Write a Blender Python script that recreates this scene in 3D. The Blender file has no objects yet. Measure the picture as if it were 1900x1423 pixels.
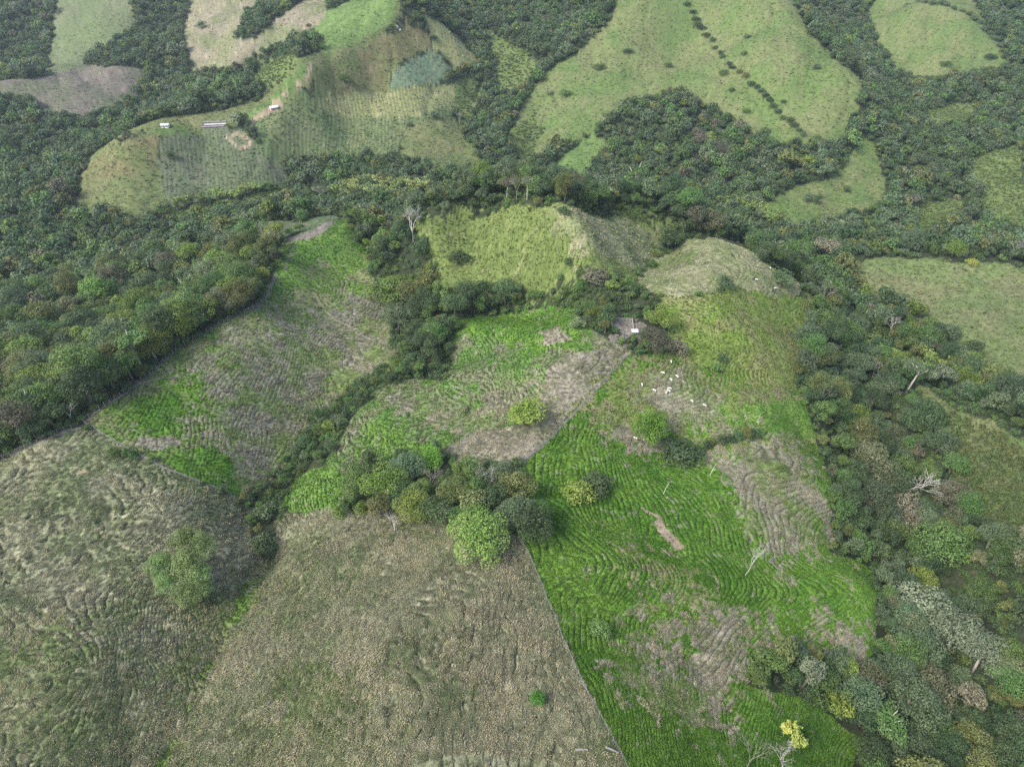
import bpy, bmesh, math, random
import numpy as np
from mathutils import Vector, Matrix

# ------------------------------------------------------------------ camera, world, light, exposure
SC = bpy.context.scene
COL = SC.collection
CAM_H, CAM_PITCH, CAM_F = 170.0, math.radians(38.0), 1266.0 / 1900.0
cam_data = bpy.data.cameras.new('camera')
cam_data.sensor_width = 36.0
cam_data.lens = 36.0 * CAM_F
cam_data.clip_start, cam_data.clip_end = 1.0, 6000.0
cam = bpy.data.objects.new('camera', cam_data)
COL.objects.link(cam)
cam.location = (0, 0, CAM_H)
cam.rotation_euler = (math.radians(90) - CAM_PITCH, 0, 0)
SC.camera = cam

SUN_DIR = Vector((-0.52, -0.36, 0.68)).normalized()          # towards the sun
world = bpy.data.worlds.new('World')
SC.world = world
world.use_nodes = True
wn = world.node_tree.nodes
sky = wn.new('ShaderNodeTexSky')
sky.sky_type = 'NISHITA'
sky.sun_disc = False
sky.sun_elevation = math.asin(SUN_DIR.z)
sky.sun_rotation = math.atan2(SUN_DIR.x, SUN_DIR.y)
sky.air_density, sky.dust_density, sky.ozone_density = 1.0, 3.0, 1.0
wn['Background'].inputs['Strength'].default_value = 0.145
world.node_tree.links.new(sky.outputs[0], wn['Background'].inputs[0])
sun_data = bpy.data.lights.new('sun', 'SUN')
sun_data.energy, sun_data.angle, sun_data.color = 2.1, math.radians(17), (1.0, 0.975, 0.93)
sun = bpy.data.objects.new('sun', sun_data)
COL.objects.link(sun)
sun.rotation_euler = SUN_DIR.to_track_quat('Z', 'Y').to_euler()
SC.view_settings.view_transform = 'Standard'
SC.view_settings.look = 'None'
SC.view_settings.gamma = 1.0
SC.view_settings.use_curve_mapping = False
SC.view_settings.exposure = 1.05
SC.render.engine = 'CYCLES'
SC.cycles.max_bounces = 5
SC.cycles.diffuse_bounces = 3
SC.cycles.transmission_bounces = 3
SC.cycles.volume_bounces = 1
SC.cycles.use_denoising = False

RNG = np.random.default_rng(11)

# ------------------------------------------------------------------ surveyed layout (metres, world XY)
CONTROL=[(-24.3,68.1,7),(6.2,69.3,4),(-21.7,105.4,7),(1.5,107.4,4),(-41.3,133.5,1),(-15.3,141.9,1),(0,146.4,1),(-14.9,166.6,0),(2,188.8,0),(30.7,221.4,3),(47.1,248,3.6),(41.3,285,3.6),(32.5,310,10.7),(28.2,355,13.2),(-54.4,93,2),(-57.5,129.8,-2),(19.9,81.8,2),(25.9,74.2,-1),(48.7,79.9,-14),(69,84.2,-24),(93.1,86.9,-38),(67.9,94,-20),(89,106.8,-26),(45.2,102.2,-9),(27.7,111.9,-3),(53.8,129.7,-10),(83.5,136.9,-20),(109.9,141.2,-26),(121.1,136.9,-32),(117,119.5,-36),(18.5,163.4,-2),(46.8,161.4,-8),(77.1,165.2,-15),(107.8,176.8,-22),(123.4,180.5,-29),(63.1,195.9,-12),(89.5,197.1,-16),(124.8,209.8,-28),(54.6,213.9,-5),(79,221.2,-11),(106.3,219,-15),(131.8,228.3,-26),(73,242.4,-4),(99.9,249.4,-12),(133.7,259.8,-26),(94.5,265.2,-2),(140.1,292.9,-20),(158.2,312,-22.1),(68.8,263.5,2),(123.6,166.2,-34),(20.9,202.4,-1),(70.9,284.2,4),(104.2,298.2,2),(136.2,307.5,-8),(162.5,325,-21.5),(101.8,347.5,-1),(120.2,353,-4),(134.8,343.7,-6),(147.9,333.2,-12),(85.4,324.7,0),(75.8,332.3,-4),(91,373.8,-8),(52.2,366.7,8),(90.2,383.1,-2),(60.8,335.4,4),(46.7,313.2,6),(3,359.1,12),(-24.9,371.2,6),(-50.8,377,0.1),(-48.2,345,-7.3),(-23.3,325,-13.1),(-37.2,315,-15.6),(2.8,315.9,-8),(0,335.4,4),(-21.5,358.4,-4),(19.2,305,-5),(-2.8,307.4,-16),(23.9,290,-5.5),(21.9,257.7,0),(-13.3,283.7,-14),(2.4,252.2,-8),(-25.7,264.7,-20),(-46.9,247.8,-20),(-25.1,223.7,-13),(-11.2,218.8,-9),(-59.2,232.2,-20),(-68.7,207.7,-20),(-45.2,204.2,-11),(-30.7,190.5,-7),(-51.2,186.9,-12),(-72.1,184.2,-18),(-75.3,172.2,-17),(-80.8,168.8,-19),(-87.9,450,-40.2),(-65,390,-34.2),(-53.9,325,-30.1),(-54.1,262,-24.4),(-75.8,236.7,-30),(-82,212,-27),(-92.5,185.3,-25),(-89.6,158.7,-19),(-84.6,143.3,-17),(-87.9,115.3,-11),(-88.8,91,-8),(-90.6,73.5,-6),(-178.5,171.5,3),(-169.3,182.9,4),(-159,189.7,4),(-148.3,219.1,2),(-133.7,257.7,0),(-120.4,281,-3),(-120.8,326.2,-4),(-126.7,359.1,-6),(-107.3,385,-5.6),(-100.1,395,-10.9),(-84.8,365,-21.1),(-74.1,325,-23.2),(-106.2,342.3,-16),(-99.5,286.8,-16),(-69.9,280,-24.4),(-116.2,233.4,-9),(-87.3,247.4,-26),(-126.9,197.5,-5),(-106.2,190,-15),(-96,207.7,-23),(-135.3,163.4,-2),(-107.1,153.3,-7),(-92.5,136.7,-14),(-124,130.5,-3),(-160.4,138.5,0),(-139.5,102.3,-1),(-113.6,94.6,-1),(-120.5,71,0),(-106.5,71.8,-2),(-101.7,119.4,-9),(-153.3,403.4,-14),(-179.8,413.2,-26),(-132.5,403.8,-12),(-118.3,402.6,-10),(-198.3,199.5,-4),(-191.1,240,-14),(-170.9,277.2,-16),(-154.7,321.9,-18),(-244.2,261.5,-24),(-247.2,317.6,-36),(-207.8,352.7,-36),(-172.5,378.1,-28),(-316.6,363.6,-50),(-276.6,416,-56),(-347.5,447.5,-60),(-235.5,454.7,-55),(-412.8,516.8,-62),(-343.4,505.3,-66),(-275.1,495.6,-66),(-234,526.5,-64),(-185,558.6,-66),(-137.7,552.9,-66),(-88.9,503.4,-56),(-24,582.3,-72),(24.1,584.7,-72),(72.2,582.3,-74),(120.1,579.9,-76),(162.4,553.5,-76),(200.6,524.6,-75),(225.2,493.7,-72),(223.7,430,-59.4),(213.1,375,-56.9),(204.5,325.8,-60),(187.9,260.2,-57),(176.2,212.8,-54),(165.9,172.7,-52),(160.4,142.3,-50),(156.3,115,-48),(152,93.7,-46),(127.5,126.9,-42),(116.2,104.9,-42),(104.2,92,-42),(171,281.7,-46),(151.4,214.3,-42),(139.1,183.6,-42),(170.5,132,-34),(161.8,109.4,-44),(238.6,425.6,-52),(264.5,414.8,-44),(285.2,403.2,-38),(307.5,389.6,-34),(323.1,371.8,-32),(232.9,383.6,-54),(247,357.3,-50),(253,333,-46),(270.2,312.9,-40),(256.5,271.3,-38),(241.7,279.1,-44),(236.4,319.8,-52),(220.9,324.1,-55),(207.1,274.9,-46),(209,250.6,-40),(213.4,230.2,-34),(216.5,211.4,-28),(199.9,219.7,-44),(200.1,193.8,-34),(183.1,190,-46),(181.3,162.7,-36),(228.6,248.6,-40),(315.7,490.2,-68),(375.6,486.1,-66),(370,530.1,-68),(-370.3,585,-45.2),(-339,600,-30.2),(-308.5,620,-24.5),(-269.9,635,-26.3),(-249.2,650,-23.1),(-224.9,665,-18.2),(-194.5,700,-0.7),(-168.1,750,15.1),(-140.7,790,23.8),(-118.8,830,41),(-354.6,522,-62),(-362.3,552.7,-54),(-297.8,512,-62.2),(-300.6,570,-51.4),(-249.5,548,-61.5),(-223.1,570,-56.2),(-253.8,605,-40.4),(-198.9,625,-52.4),(-212,635,-31.1),(-174.3,690,-32.9),(-175.9,635,-50.9),(-133,610,-61.9),(-104.9,625,-57.4),(-54.6,615,-63.8),(-22.9,630,-70.6),(-102.3,700,-41.1),(-61.3,725,-48.6),(-147.7,735,-14.4),(-101.4,760,-15.3),(-110.7,815,15),(-64.7,790,-28.2),(-66.7,845,3.8),(-90.6,860,28.3),(-33.7,720,-63.5),(-39.2,800,-47.7),(-44.8,880,-20.6),(-40.4,950,1.5),(-34.9,1000,14.5),(-391.2,790,-56.5),(-434.2,726.2,-60),(-433.3,637.6,-62),(-424.3,584.6,-62),(-312.5,800,-42),(-296,850,-37.3),(-360.6,800,-42),(-242.5,860,-7.6),(-266,850,-14.1),(-515.3,713.6,-56),(-456.3,592,-60),(-470.6,753.3,-46),(-517.8,758.7,-42),(-550.2,772.6,-32),(-511.6,835.7,-28),(-469.2,850.5,-28),(-438.2,872.8,-38),(-438.8,822.6,-48),(-580.1,916.5,-44),(-534.5,933.9,-26),(-542.3,981,-4),(-563.4,1036.9,12),(-649.3,969.8,-40),(-645.2,1031.8,0),(-454.4,977.9,-16),(-484.8,1034.4,6),(-378.6,870,-36.1),(-404,930,-12.9),(-368.6,990,6.9),(-333.9,1020,14.6),(-344.1,850,-28.5),(-295.6,870,-9.7),(-254.8,930,16.8),(-234,960,23.7),(-319.2,860,-16.2),(0,626,-68),(24.7,604.8,-70),(57.1,652.1,-62),(91.6,690.6,-54),(5.5,713.6,-56),(29.2,777.3,-36),(79,838.6,-6),(118.3,886.1,24),(153.1,879.4,36),(84.7,744.4,-38),(98.3,711.8,-42),(142.5,765.4,-22),(211.1,836.4,0),(181.5,831.2,-10),(208.8,874,26),(255.7,870.4,32),(301.7,866.3,38),(132.2,674.5,-54),(116.2,626,-68),(176.9,632.1,-60),(219.9,602.3,-64),(214.2,696.3,-40),(265.2,638.3,-42),(250.8,713.5,-14),(310.1,788.6,20),(326.1,743.4,4),(340.8,701.8,-10),(326.5,669.6,-22),(302.4,632.3,-40),(191.9,722.9,-32),(252.3,777.3,12),(430,990.4,-12),(436.8,895.9,-24),(426.7,800,-42),(379.5,711.7,-50),(432.1,1047,4),(482.5,995.4,6),(496.4,946.1,20),(558.2,934.7,16),(425.3,835.7,-28),(478.3,813.3,-34),(541.3,832,-30),(568.4,839.4,-26),(499,875.7,-8),(621.9,925.3,-6),(647,984,14),(333.4,644.4,-44),(322.7,562.5,-58),(276.4,574.5,-58),(241.4,547.3,-66),(278.4,525.7,-66),(212.2,520.3,-73),(357.1,586.9,-58),(446.2,716.2,-46),(471.9,672.1,-48),(417.9,569.5,-56),(353.6,525.7,-66),(408.4,516.8,-62),(389.5,662.4,-50),(-60,20,2),(60,20,0),(0,-60,3),(-200,60,4),(-260,200,4),(200,40,-36),(300,150,-30),(360,260,-20),(-420,300,-50),(-600,500,-55),(-800,800,-20),(-900,1000,20),(-600,1200,70),(-250,1200,110),(100,1200,120),(450,1200,110),(800,1150,80),(950,900,10),(800,650,-30),(650,450,-20),(500,330,-10),(0,1500,170),(-700,1500,120),(700,1500,150),(-1000,1500,100),(1100,1500,120),(0,1050,70),(250,1080,80),(-250,1080,40),(-300,0,4),(300,-50,-20),(1300,900,30),(-1300,900,20),(-1200,400,-20),(1100,400,0)]
CREASES=[
(-6,18,[(243.3,865.8),(241.5,810.3),(237.5,752.2),(245.4,710.1),(253.1,671.6)]),
(-5,15,[(320,761.6),(297.4,712),(284.1,684.4),(281.3,647)]),
(-7,15,[(37.2,810.1),(30,762),(23.3,718.3),(11.4,646.6)]),
(-7,18,[(-199.2,670.4),(-203.4,629.8),(-201.7,591.9)]),
(-6,15,[(-161.1,711.4),(-163.5,665.5),(-153.9,618)]),
(-7,20,[(-274.6,616),(-265.1,573.1),(-249.1,531.8)]),
(5,20,[(-331.8,591.8),(-327.7,558.1),(-308.1,516.1)]),
(-5,15,[(263.9,399),(245.8,364.8)]),
(5,18,[(289.3,385.9),(274.1,356.8),(259.4,329.3)]),
(-5,15,[(152.7,873),(160.9,849.1),(141.1,800.7)]),
(5,14,[(329.3,735.2),(307.6,691.3),(295.6,669),(274.7,638.7)]),
(-4,12,[(302.4,632.3),(292,580.5),(261.5,527.2)]),
(-6,18,[(-565.7,1002.2),(-534.5,933.9),(-493.2,835.7)]),
(-5,14,[(-362.9,970.3),(-357.7,901.8),(-359.7,855.4)]),
(-4,14,[(-139.7,778.3),(-143.1,746)]),
(-2.2,3.5,[(-80.9,145.7),(-81,128.5),(-83.6,117),(-83.8,104.7),(-84.6,95.7),(-86.4,85.1),(-86.4,72.7)]),
(-1.6,13,[(-81.9,145.9),(-83.6,117),(-83.8,98.8),(-86.4,85.1),(-88.4,71.4)]),
(-6,15,[(96.5,378.9),(84.1,353.4),(72.4,321.8),(65.9,308.9)]),
(-3,12,[(28.6,283.2),(15.1,299.4),(0,305.4),(-12.5,301.5),(-24.6,295),(-43.9,292.5)]),
(-3,10,[(-7.6,264),(-17.7,258.8),(-27.2,249.9),(-42.9,237.5)]),
(-2.5,9,[(-10.3,195),(-26.5,214.1),(-33,234.2)]),
(-3.5,11,[(47.9,196.5),(60.3,192.4),(71,196.9),(81.6,200.5),(93.3,203.6),(105.8,207.9),(120,211.9),(134.7,215.5)]),
(-2.5,10,[(78.7,232.7),(91.3,224.3),(110.3,231.7),(122.5,237.1),(138.6,248.5)]),
(-4,12,[(57.3,98.6),(76.3,107.3),(92.6,106.3),(115.2,102)]),
(-2.5,10,[(18.9,101.3),(38.4,108.8),(61.3,116.4),(77.2,119.8),(94.1,123.5),(120.3,122.2)]),
(-2,9,[(35.4,147.2),(42.3,144.8),(49.2,142.5),(56.1,140.4),(73.5,142.6),(91.8,144.8),(118.1,154)]),
(-2.5,12,[(212.5,849.2),(223.8,788.4),(233.5,743.1),(245.4,710.1),(258.6,675.6),(271,643.3)]),
(-12,28,[(102.7,697.9),(133.8,738.6),(171.4,805),(206.4,845.3)]),
(-8,25,[(7.5,614.7),(21.6,687.9),(36.4,730.6),(52.1,770),(80.8,819.1)]),
(-3,15,[(-101.9,696),(-105.1,635.1)]),
(-3,18,[(-56.4,734.8),(-84.5,749.9),(-93.1,795.7)]),
(-7,20,[(451.2,819),(488.7,880),(515.3,928.5)]),
(-3,14,[(296.2,363.1),(279.5,347.5),(263.9,332.9),(249.3,324.4),(234.2,315),(219.2,297.3)]),
(-6,16,[(238,240.9),(236,251.7),(230.6,259.8),(225.4,269.5),(221.5,281.7),(212.4,290.1)]),
(5.5,14,[(27.9,349),(30.4,321.9),(37.5,305.7),(43.5,295.2)]),
(6,13,[(25.5,332.3),(14.3,334.3),(2.9,338.6),(-9,347.5),(-21.5,354.5),(-41.9,339.7)]),
(5,14,[(17.8,355.4),(1.5,359),(-15.5,369.6),(-30.8,365.9),(-45.7,359.8)]),
(5,12,[(29.9,314.4),(46.6,311.9),(64.6,309)]),
(4,12,[(70.4,281.8),(83.8,287.8),(98.1,295.6),(109.7,297),(122.2,300.5)]),
(5.5,15,[(78.8,219.8),(90.3,220),(101.7,219.9),(116.4,222.5),(132.8,227.3)]),
(3.5,15,[(89.5,197.1),(98.2,196.8),(107.7,197.8),(119.6,196.3),(134.3,198.7)]),
(4,16,[(33.1,129.8),(59.4,130.9),(88.3,133.9),(104.6,134.5),(123.6,137.6)]),
(4.5,13,[(94.4,264.8),(103.9,263.8),(113.7,263.3),(127.9,266),(144.3,271.8)]),
(5,14,[(-70,212.9),(-65.5,225.7),(-60.5,238.6),(-50.3,237.9),(-41.3,243.1),(-25.9,233.5)]),
(4.5,12,[(21.6,252.4),(8.7,261.6),(-5.1,269.5),(-20.6,266.7)]),
(4,12,[(13.3,222.6),(4.6,229.5),(-4.7,238.1),(-19.1,238.8),(-27.6,226.5)]),
(3,14,[(-52.9,184.2),(-68,185.5),(-79.6,186)]),
(9,30,[(97.8,704.9),(118.8,726.7),(140.8,751.1),(163.2,777.7),(189.1,816.1),(210.6,832.5),(228.6,842.7),(247.3,855.3),(268.9,877.3)]),
(7,25,[(2.7,693.2),(15.4,726.7),(28.7,757.8),(45,785.5),(61.9,814.4),(79,838.6),(98.6,864.1),(118.3,886.2)]),
(6,25,[(264.9,637),(257.9,671.9),(249.8,707.3),(245.3,739),(241.9,776.5)]),
(5,11,[(207.1,280.4),(209.4,255.8),(211.7,243.2),(214.1,231.7),(215.7,220),(216.8,208.8)]),
(3,18,[(236.4,420.3),(251.7,412.8),(267.4,407),(279.2,397.7),(291.5,390.3),(304.5,384.6)]),
(2,14,[(-30.4,67.4),(-27.9,76.3),(-25.2,86.2),(-22.3,97.2),(-18.7,112),(-14.6,130.3)])]
FIELDS=[('spur_back','pasture2',2,[(-369.3,579),(-338,594),(-307.5,614),(-268.9,629),(-248.2,644),(-223.9,659),(-193.5,694),(-167.1,744),(-139.7,784),(-117.8,824),(-124.8,850),(-146.7,810),(-174.1,770),(-200.5,720),(-230.9,685),(-255.2,670),(-275.9,655),(-314.5,640),(-345,620),(-376.3,605)]),
('lower_left_field','dry',2.5,[(-279.5,200.4),(-265.5,192.8),(-257.7,189.7),(-251.5,187.7),(-245.8,186),(-240.2,184.4),(-234.8,182.9),(-229.3,181.3),(-223.6,179.6),(-217.9,177.8),(-211.9,175.8),(-205.7,173.5),(-199.3,171.1),(-192.9,168.6),(-186.7,166.2),(-182.8,168.9),(-178.6,171.5),(-175.2,174.1),(-171.9,176.8),(-168.6,179.9),(-165.5,183.3),(-161.9,185.8),(-158.5,188.5),(-151.6,185.6),(-145.3,183.3),(-138.5,179.8),(-132.1,177.1),(-125.6,174.3),(-120.9,172.9),(-116.5,171.9),(-112.3,171.3),(-108.3,170.9),(-104.4,170.7),(-100.5,170.6),(-95.3,162.6),(-92.3,156.9),(-89.5,151.7),(-83.9,144.5),(-81.9,147),(-83.2,154.7),(-84.8,163.2),(-82.6,166.7),(-76.4,164.3),(-70.4,161.8),(-64.8,161),(-59.5,160.4),(-52.8,160.3),(-46.3,160.6),(-41.1,157.8),(-36.1,155.3),(-31.2,153),(-26.5,150.9),(-20.9,147.7),(-15.5,144.7),(-9.3,141.9),(-3.4,139.6),(2,137.5),(4,132.1),(6,127.1),(7.9,122.4),(10.7,113.7),(13.3,105.9),(15.8,98),(18.6,90),(21.4,83.2),(24.5,77.2),(27.6,71.7),(30,65.6),(30.2,59.8),(30.4,54.2),(30.4,48.8),(30.5,43.7),(30.5,39),(30.5,34.5),(30.6,30.3),(30.6,26.4),(30.7,22.7),(32.3,20.1),(33.8,17.3),(35.2,14.4),(34.6,15.6),(33.8,17.3),(32.6,19.6),(30.4,22.8),(26.5,27.3),(18.5,33.2),(3.1,37.9),(-16.1,34.4),(-28.2,25.5),(-33.5,17.9),(-35.8,12.9),(-36.8,9.4),(-37.3,7),(-37.6,5.3),(-37.8,4),(-37.9,2.9),(-39.5,2.2),(-43.4,1.6),(-47.3,1),(-51.1,0.5),(0,0),(0,0),(0,0),(0,0),(0,0),(0,0),(0,0),(0,0),(0,0),(0,0),(0,0),(0,0),(0,0),(0,0),(0,0),(0,0),(0,0),(0,0),(0,0),(0,0),(0,0),(0,0),(0,0),(0,0),(0,0),(0,0),(0,0),(0,0),(0,0),(0,0),(0,0),(0,0),(0,0),(0,0),(0,0),(0,0),(-145.5,1.1),(-146.3,2.4),(-147.2,3.7),(-148,4.9),(-148.9,6.3),(-149.8,7.6),(-150.7,9),(-151.6,10.4),(-152.5,11.8),(-153.5,13.3),(-154.5,14.8),(-155.5,16.3),(-156.5,17.8),(-157.5,19.4),(-158.6,21),(-159.7,22.7),(-160.8,24.3),(-161.9,26.1),(-163,27.8),(-164.2,29.6),(-165.4,31.5),(-166.7,33.4),(-167.9,35.3),(-169.2,37.3),(-170.5,39.3),(-171.9,41.3),(-173.2,43.5),(-174.7,45.6),(-176.1,47.9),(-177.6,50.1),(-179.1,52.5),(-180.7,54.9),(-182.3,57.3),(-184,59.9),(-185.6,62.5),(-187.4,65.1),(-189.2,67.9),(-191,70.7),(-192.9,73.6),(-194.8,76.5),(-196.8,79.6),(-198.8,82.8),(-200.9,86),(-203.1,89.3),(-205.3,92.8),(-207.5,96.3),(-209.9,100),(-212.3,103.7),(-214.8,107.6),(-217.3,111.6),(-220,115.8),(-222.7,120.1),(-225.6,124.5),(-228.5,129.2),(-231.6,133.9),(-234.8,138.9),(-238.2,144.1),(-241.7,149.5),(-245.2,155),(-249,160.8),(-252.9,166.9),(-257,173.2),(-261.5,180),(-267.3,187.7)]),
('dry_draw','drygreen',6,[(-99.3,120.4),(-89,130.3),(-85.2,143),(-78.5,145.2),(-76.2,128.9),(-82.8,117.1),(-84.7,108.6),(-86.1,100.3),(-87.4,92.6),(-88.4,85.5),(-89.2,78.9),(-89.7,72.5),(-95.1,71.6),(-100.5,70.7),(-99.6,77.3),(-98.6,84.4),(-97.5,92),(-99.5,106.7)]),
('draw_line','mixed',4,[(-82.8,146.9),(-80.1,145),(-80.8,130.9),(-81.7,118.9),(-84.2,103.4),(-85.3,95),(-86,86.8),(-86.2,79.6),(-86.1,72.7),(-90.3,72.4),(-90.1,79.9),(-89.6,87.8),(-88.6,95),(-87.7,103),(-87.1,111.3),(-86.4,120.3),(-85.1,129.4),(-84.3,140.5)]),
('dry_lowleft','drygreen',8,[(-153.2,110.4),(-145.2,109.9),(-137,109.2),(-128.7,108.5),(-120.7,107.9),(-112.3,101.6),(-105.1,96.4),(-98.6,91.7),(-99.3,84.2),(-99.9,77.3),(-100.5,70.7),(-106.5,69.6),(-112.7,68.8),(-119.3,68.2),(-126,67.7),(-129.6,73.6),(-133.5,79.9),(-138,86.8),(-143,94.3),(-148.1,102.2)]),
('dry_mid','drygreen',8,[(-56.7,101.2),(-48.2,96.2),(-40.5,91.9),(-33.3,88),(-32.5,79.9),(-31.7,72.4),(-31.1,65.6),(-37.6,66.1),(-44.3,66.9),(-51.3,67.7),(-58.5,68.7),(-66,69.7),(-64.8,75.4),(-63.4,81.2),(-61.9,87.3),(-59.3,94)]),
('dry_straw','drystraw',8,[(-17.5,126.2),(-8.1,130),(1.7,134.3),(5.6,124.4),(9.2,115.6),(12.6,105.2),(15.5,94.8),(10.8,86.8),(6.5,80.3),(-2.6,78.4),(-11.4,76.5),(-13.4,82.6),(-15.6,89.1),(-17.9,96.2),(-17.7,104.8),(-17.6,114.7)]),
('dry_straw2','drystraw',6,[(-48.9,137.3),(-40,135.6),(-31.4,134.6),(-20.2,121.7),(-31.9,116.3),(-40.5,120.6),(-49.6,125.2)]),
('upper_left_slope','mixed',3,[(-158.2,190.1),(-155.7,196.8),(-153.1,204),(-150.9,211.8),(-148.7,220.1),(-147.7,228.4),(-146.5,237),(-144.8,245.3),(-141.6,250.4),(-138.2,255.6),(-134.8,261.1),(-130.3,267.1),(-125.9,273.7),(-121.8,281.6),(-123,300.6),(-122.3,316.3),(-127.7,344.3),(-134.3,357.7),(-122.3,367),(-114.7,375.1),(-107.6,386.9),(-102.7,400),(-96.1,379.3),(-87.5,371.4),(-80.9,348.3),(-78.4,334),(-76.5,322.7),(-69.8,325.2),(-63,327.1),(-63.9,302.7),(-61.1,287),(-58.8,274.4),(-56.5,261.2),(-65.5,253.3),(-70.6,248.8),(-75.8,245.2),(-80.7,240.8),(-84.9,234.8),(-87.4,225.7),(-89.7,217),(-90.4,207.1),(-91.4,198.5),(-94.6,190.7),(-97,181.9),(-99.4,172.5),(-103.7,172.2),(-108,171.8),(-112.5,171.8),(-116.7,172.4),(-121.2,173.5),(-125.8,174.8),(-132.3,177.6),(-138.7,180.3),(-145.5,183.8),(-151.6,186.6)]),
('upper_left_top','lush2',5,[(-129.1,344.2),(-133.2,357.2),(-122.3,367),(-114.7,375.1),(-107.6,386.9),(-102.7,400),(-96.1,379.3),(-87.5,371.4),(-82.2,355.8),(-96,349.1),(-108.2,352.5),(-115.4,335.4),(-112.8,315.5),(-112.8,303.5),(-116.9,289.8),(-120.8,286.4),(-123.2,303.8),(-124.3,318.6)]),
('upper_left_grey','greydry',9,[(-124.2,264.8),(-118.2,272.6),(-112.7,282.7),(-108.4,291.1),(-103.4,298.5),(-97.9,305.2),(-92,311.3),(-85.8,317.4),(-79.4,323.3),(-71.8,324.4),(-64.3,326),(-63.3,302.7),(-60.9,287),(-59,274.4),(-57.1,261.4),(-65.5,253.3),(-71.5,247.9),(-77.6,243.2),(-83,236.9),(-86.6,227.1),(-89.7,217),(-90.6,207.9),(-91.7,199.9),(-95.3,193.7),(-98.3,187),(-105.2,186.9),(-110.1,192.1),(-116.1,199),(-120.6,205.4),(-124.8,211.4),(-127,220.1),(-129.2,229.1),(-127.9,238.6),(-126.3,248.2),(-125.2,256.1)]),
('upper_left_lushpatch','lush',5,[(-147.6,186.8),(-146.9,192.9),(-146.2,199.3),(-143.3,206.5),(-140.1,213.9),(-134.4,223.1),(-127.4,216.6),(-125.2,208),(-122.8,199.3),(-126.5,191.2),(-132,186.2),(-138.4,184)]),
('upper_left_lushpatch2','lush',3,[(-128.5,177),(-124.5,185.6),(-119,188.4),(-113.6,191.7),(-106.6,185.8),(-103.5,180.5),(-100.1,174.6),(-103.7,173),(-107.4,171.6),(-112.5,171.9),(-118,173),(-123.2,174.9)]),
('upper_left_brown','deadbrush',3,[(-139.9,187.9),(-134.3,189.9),(-128.7,192),(-125.5,188.4),(-131,183.5),(-138.7,182.5)]),
('mid_left_spur','mixed2',3,[(-72,190.5),(-69.1,197.3),(-68.4,210.3),(-65.4,217.7),(-62.3,225.5),(-58.9,233.5),(-52,235.5),(-45.6,240.8),(-37,239.6),(-27.8,231.9),(-29.6,257.1),(-29.9,271.2),(-27.1,288.3),(-22,295.2),(-14.8,298.3),(-7.5,302.2),(0,302.9),(7,301),(13.7,296.8),(20.1,290.1),(26.1,282.4),(30.2,259),(35.2,249.1),(42.6,240.6),(50.4,236.9),(44.7,228.1),(39.4,220.3),(34.4,213.7),(29.7,207.8),(25.6,203),(21.5,197.7),(17.4,191.9),(13.5,186),(9.7,180.2),(4.8,176.9),(0,173.9),(-5,175.1),(-10,176.9),(-15.2,179.1),(-20.5,181.8),(-26,184.5),(-30.8,182.6),(-35.6,180.7),(-40.9,179.6),(-46,178.4),(-51.2,177.4),(-56.2,176.9),(-61.2,176.6),(-70.9,182.2)]),
('mid_left_lush','lush2',4,[(-63.3,186.2),(-62.9,194.6),(-62.2,202.2),(-53.1,200.1),(-46.2,197.4),(-39.5,194.8),(-33.1,194),(-26.8,192.9),(-20.5,191.8),(-24,184.7),(-29.9,183.6),(-35.9,182.4),(-43,182.9),(-50.2,183.2),(-56.6,184.6)]),
('mid_left_lushtop','lush',4,[(-27.1,288.3),(-22,295.2),(-14.8,298.3),(-7.5,302.2),(0,302.9),(7,301),(13.7,296.8),(20.1,290.1),(26.1,282.4),(28.4,259.4),(31.7,248.6),(25.1,237.4),(18.3,236.6),(11.5,236.8),(2.4,251.7),(-7.6,267.6),(-18,269.4),(-23.5,274.2)]),
('mid_left_grey','greydry',6,[(-53.4,229.9),(-44.8,226.4),(-36.2,222.6),(-28.9,217.2),(-22,212.4),(-15.5,217.6),(-9,222.7),(-2.2,225.9),(4.4,223.7),(11,222),(9.7,215),(8.5,208.3),(4.2,204.2),(0,199.7),(-4.1,195.5),(-11.4,196.6),(-18.7,196),(-25.3,200),(-32,203.4),(-39,207.5),(-46.1,211.9),(-55.6,215.1)]),
('mid_left_dead','deadbrush',3,[(12.1,257.2),(21.4,252.2),(25.3,241.1),(19.6,241),(13.9,242.1)]),
('ridge_path','deadbrush',3,[(49.7,240.7),(42.6,237.1),(35.8,233.9),(29.1,231.4),(21.1,227.2),(13.2,224.4),(10.7,213.4),(11.5,201.3),(4.6,197.4),(-2,194.5),(-8.2,194.9),(-14.4,194),(-20.4,191),(-27.9,183.9),(-22.3,176.6),(-17,170.3),(-11.9,169.1),(-6.9,168.3),(-1.9,167.9),(2.8,171.9),(9.7,179.6),(15,188),(20.6,196.5),(24.7,202.2),(28.9,207.4),(33.2,212.6),(38.5,219.1),(44.2,227),(50.3,235.8)]),
('knob','lush2',2,[(-84.8,174),(-85.2,187.5),(-78.5,188.8),(-66.5,181.5),(-59.9,174.9),(-58.6,165.9),(-57.2,157),(-62.9,159.1),(-68.9,161.3),(-75,163.5),(-82.3,167.4)]),
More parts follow.
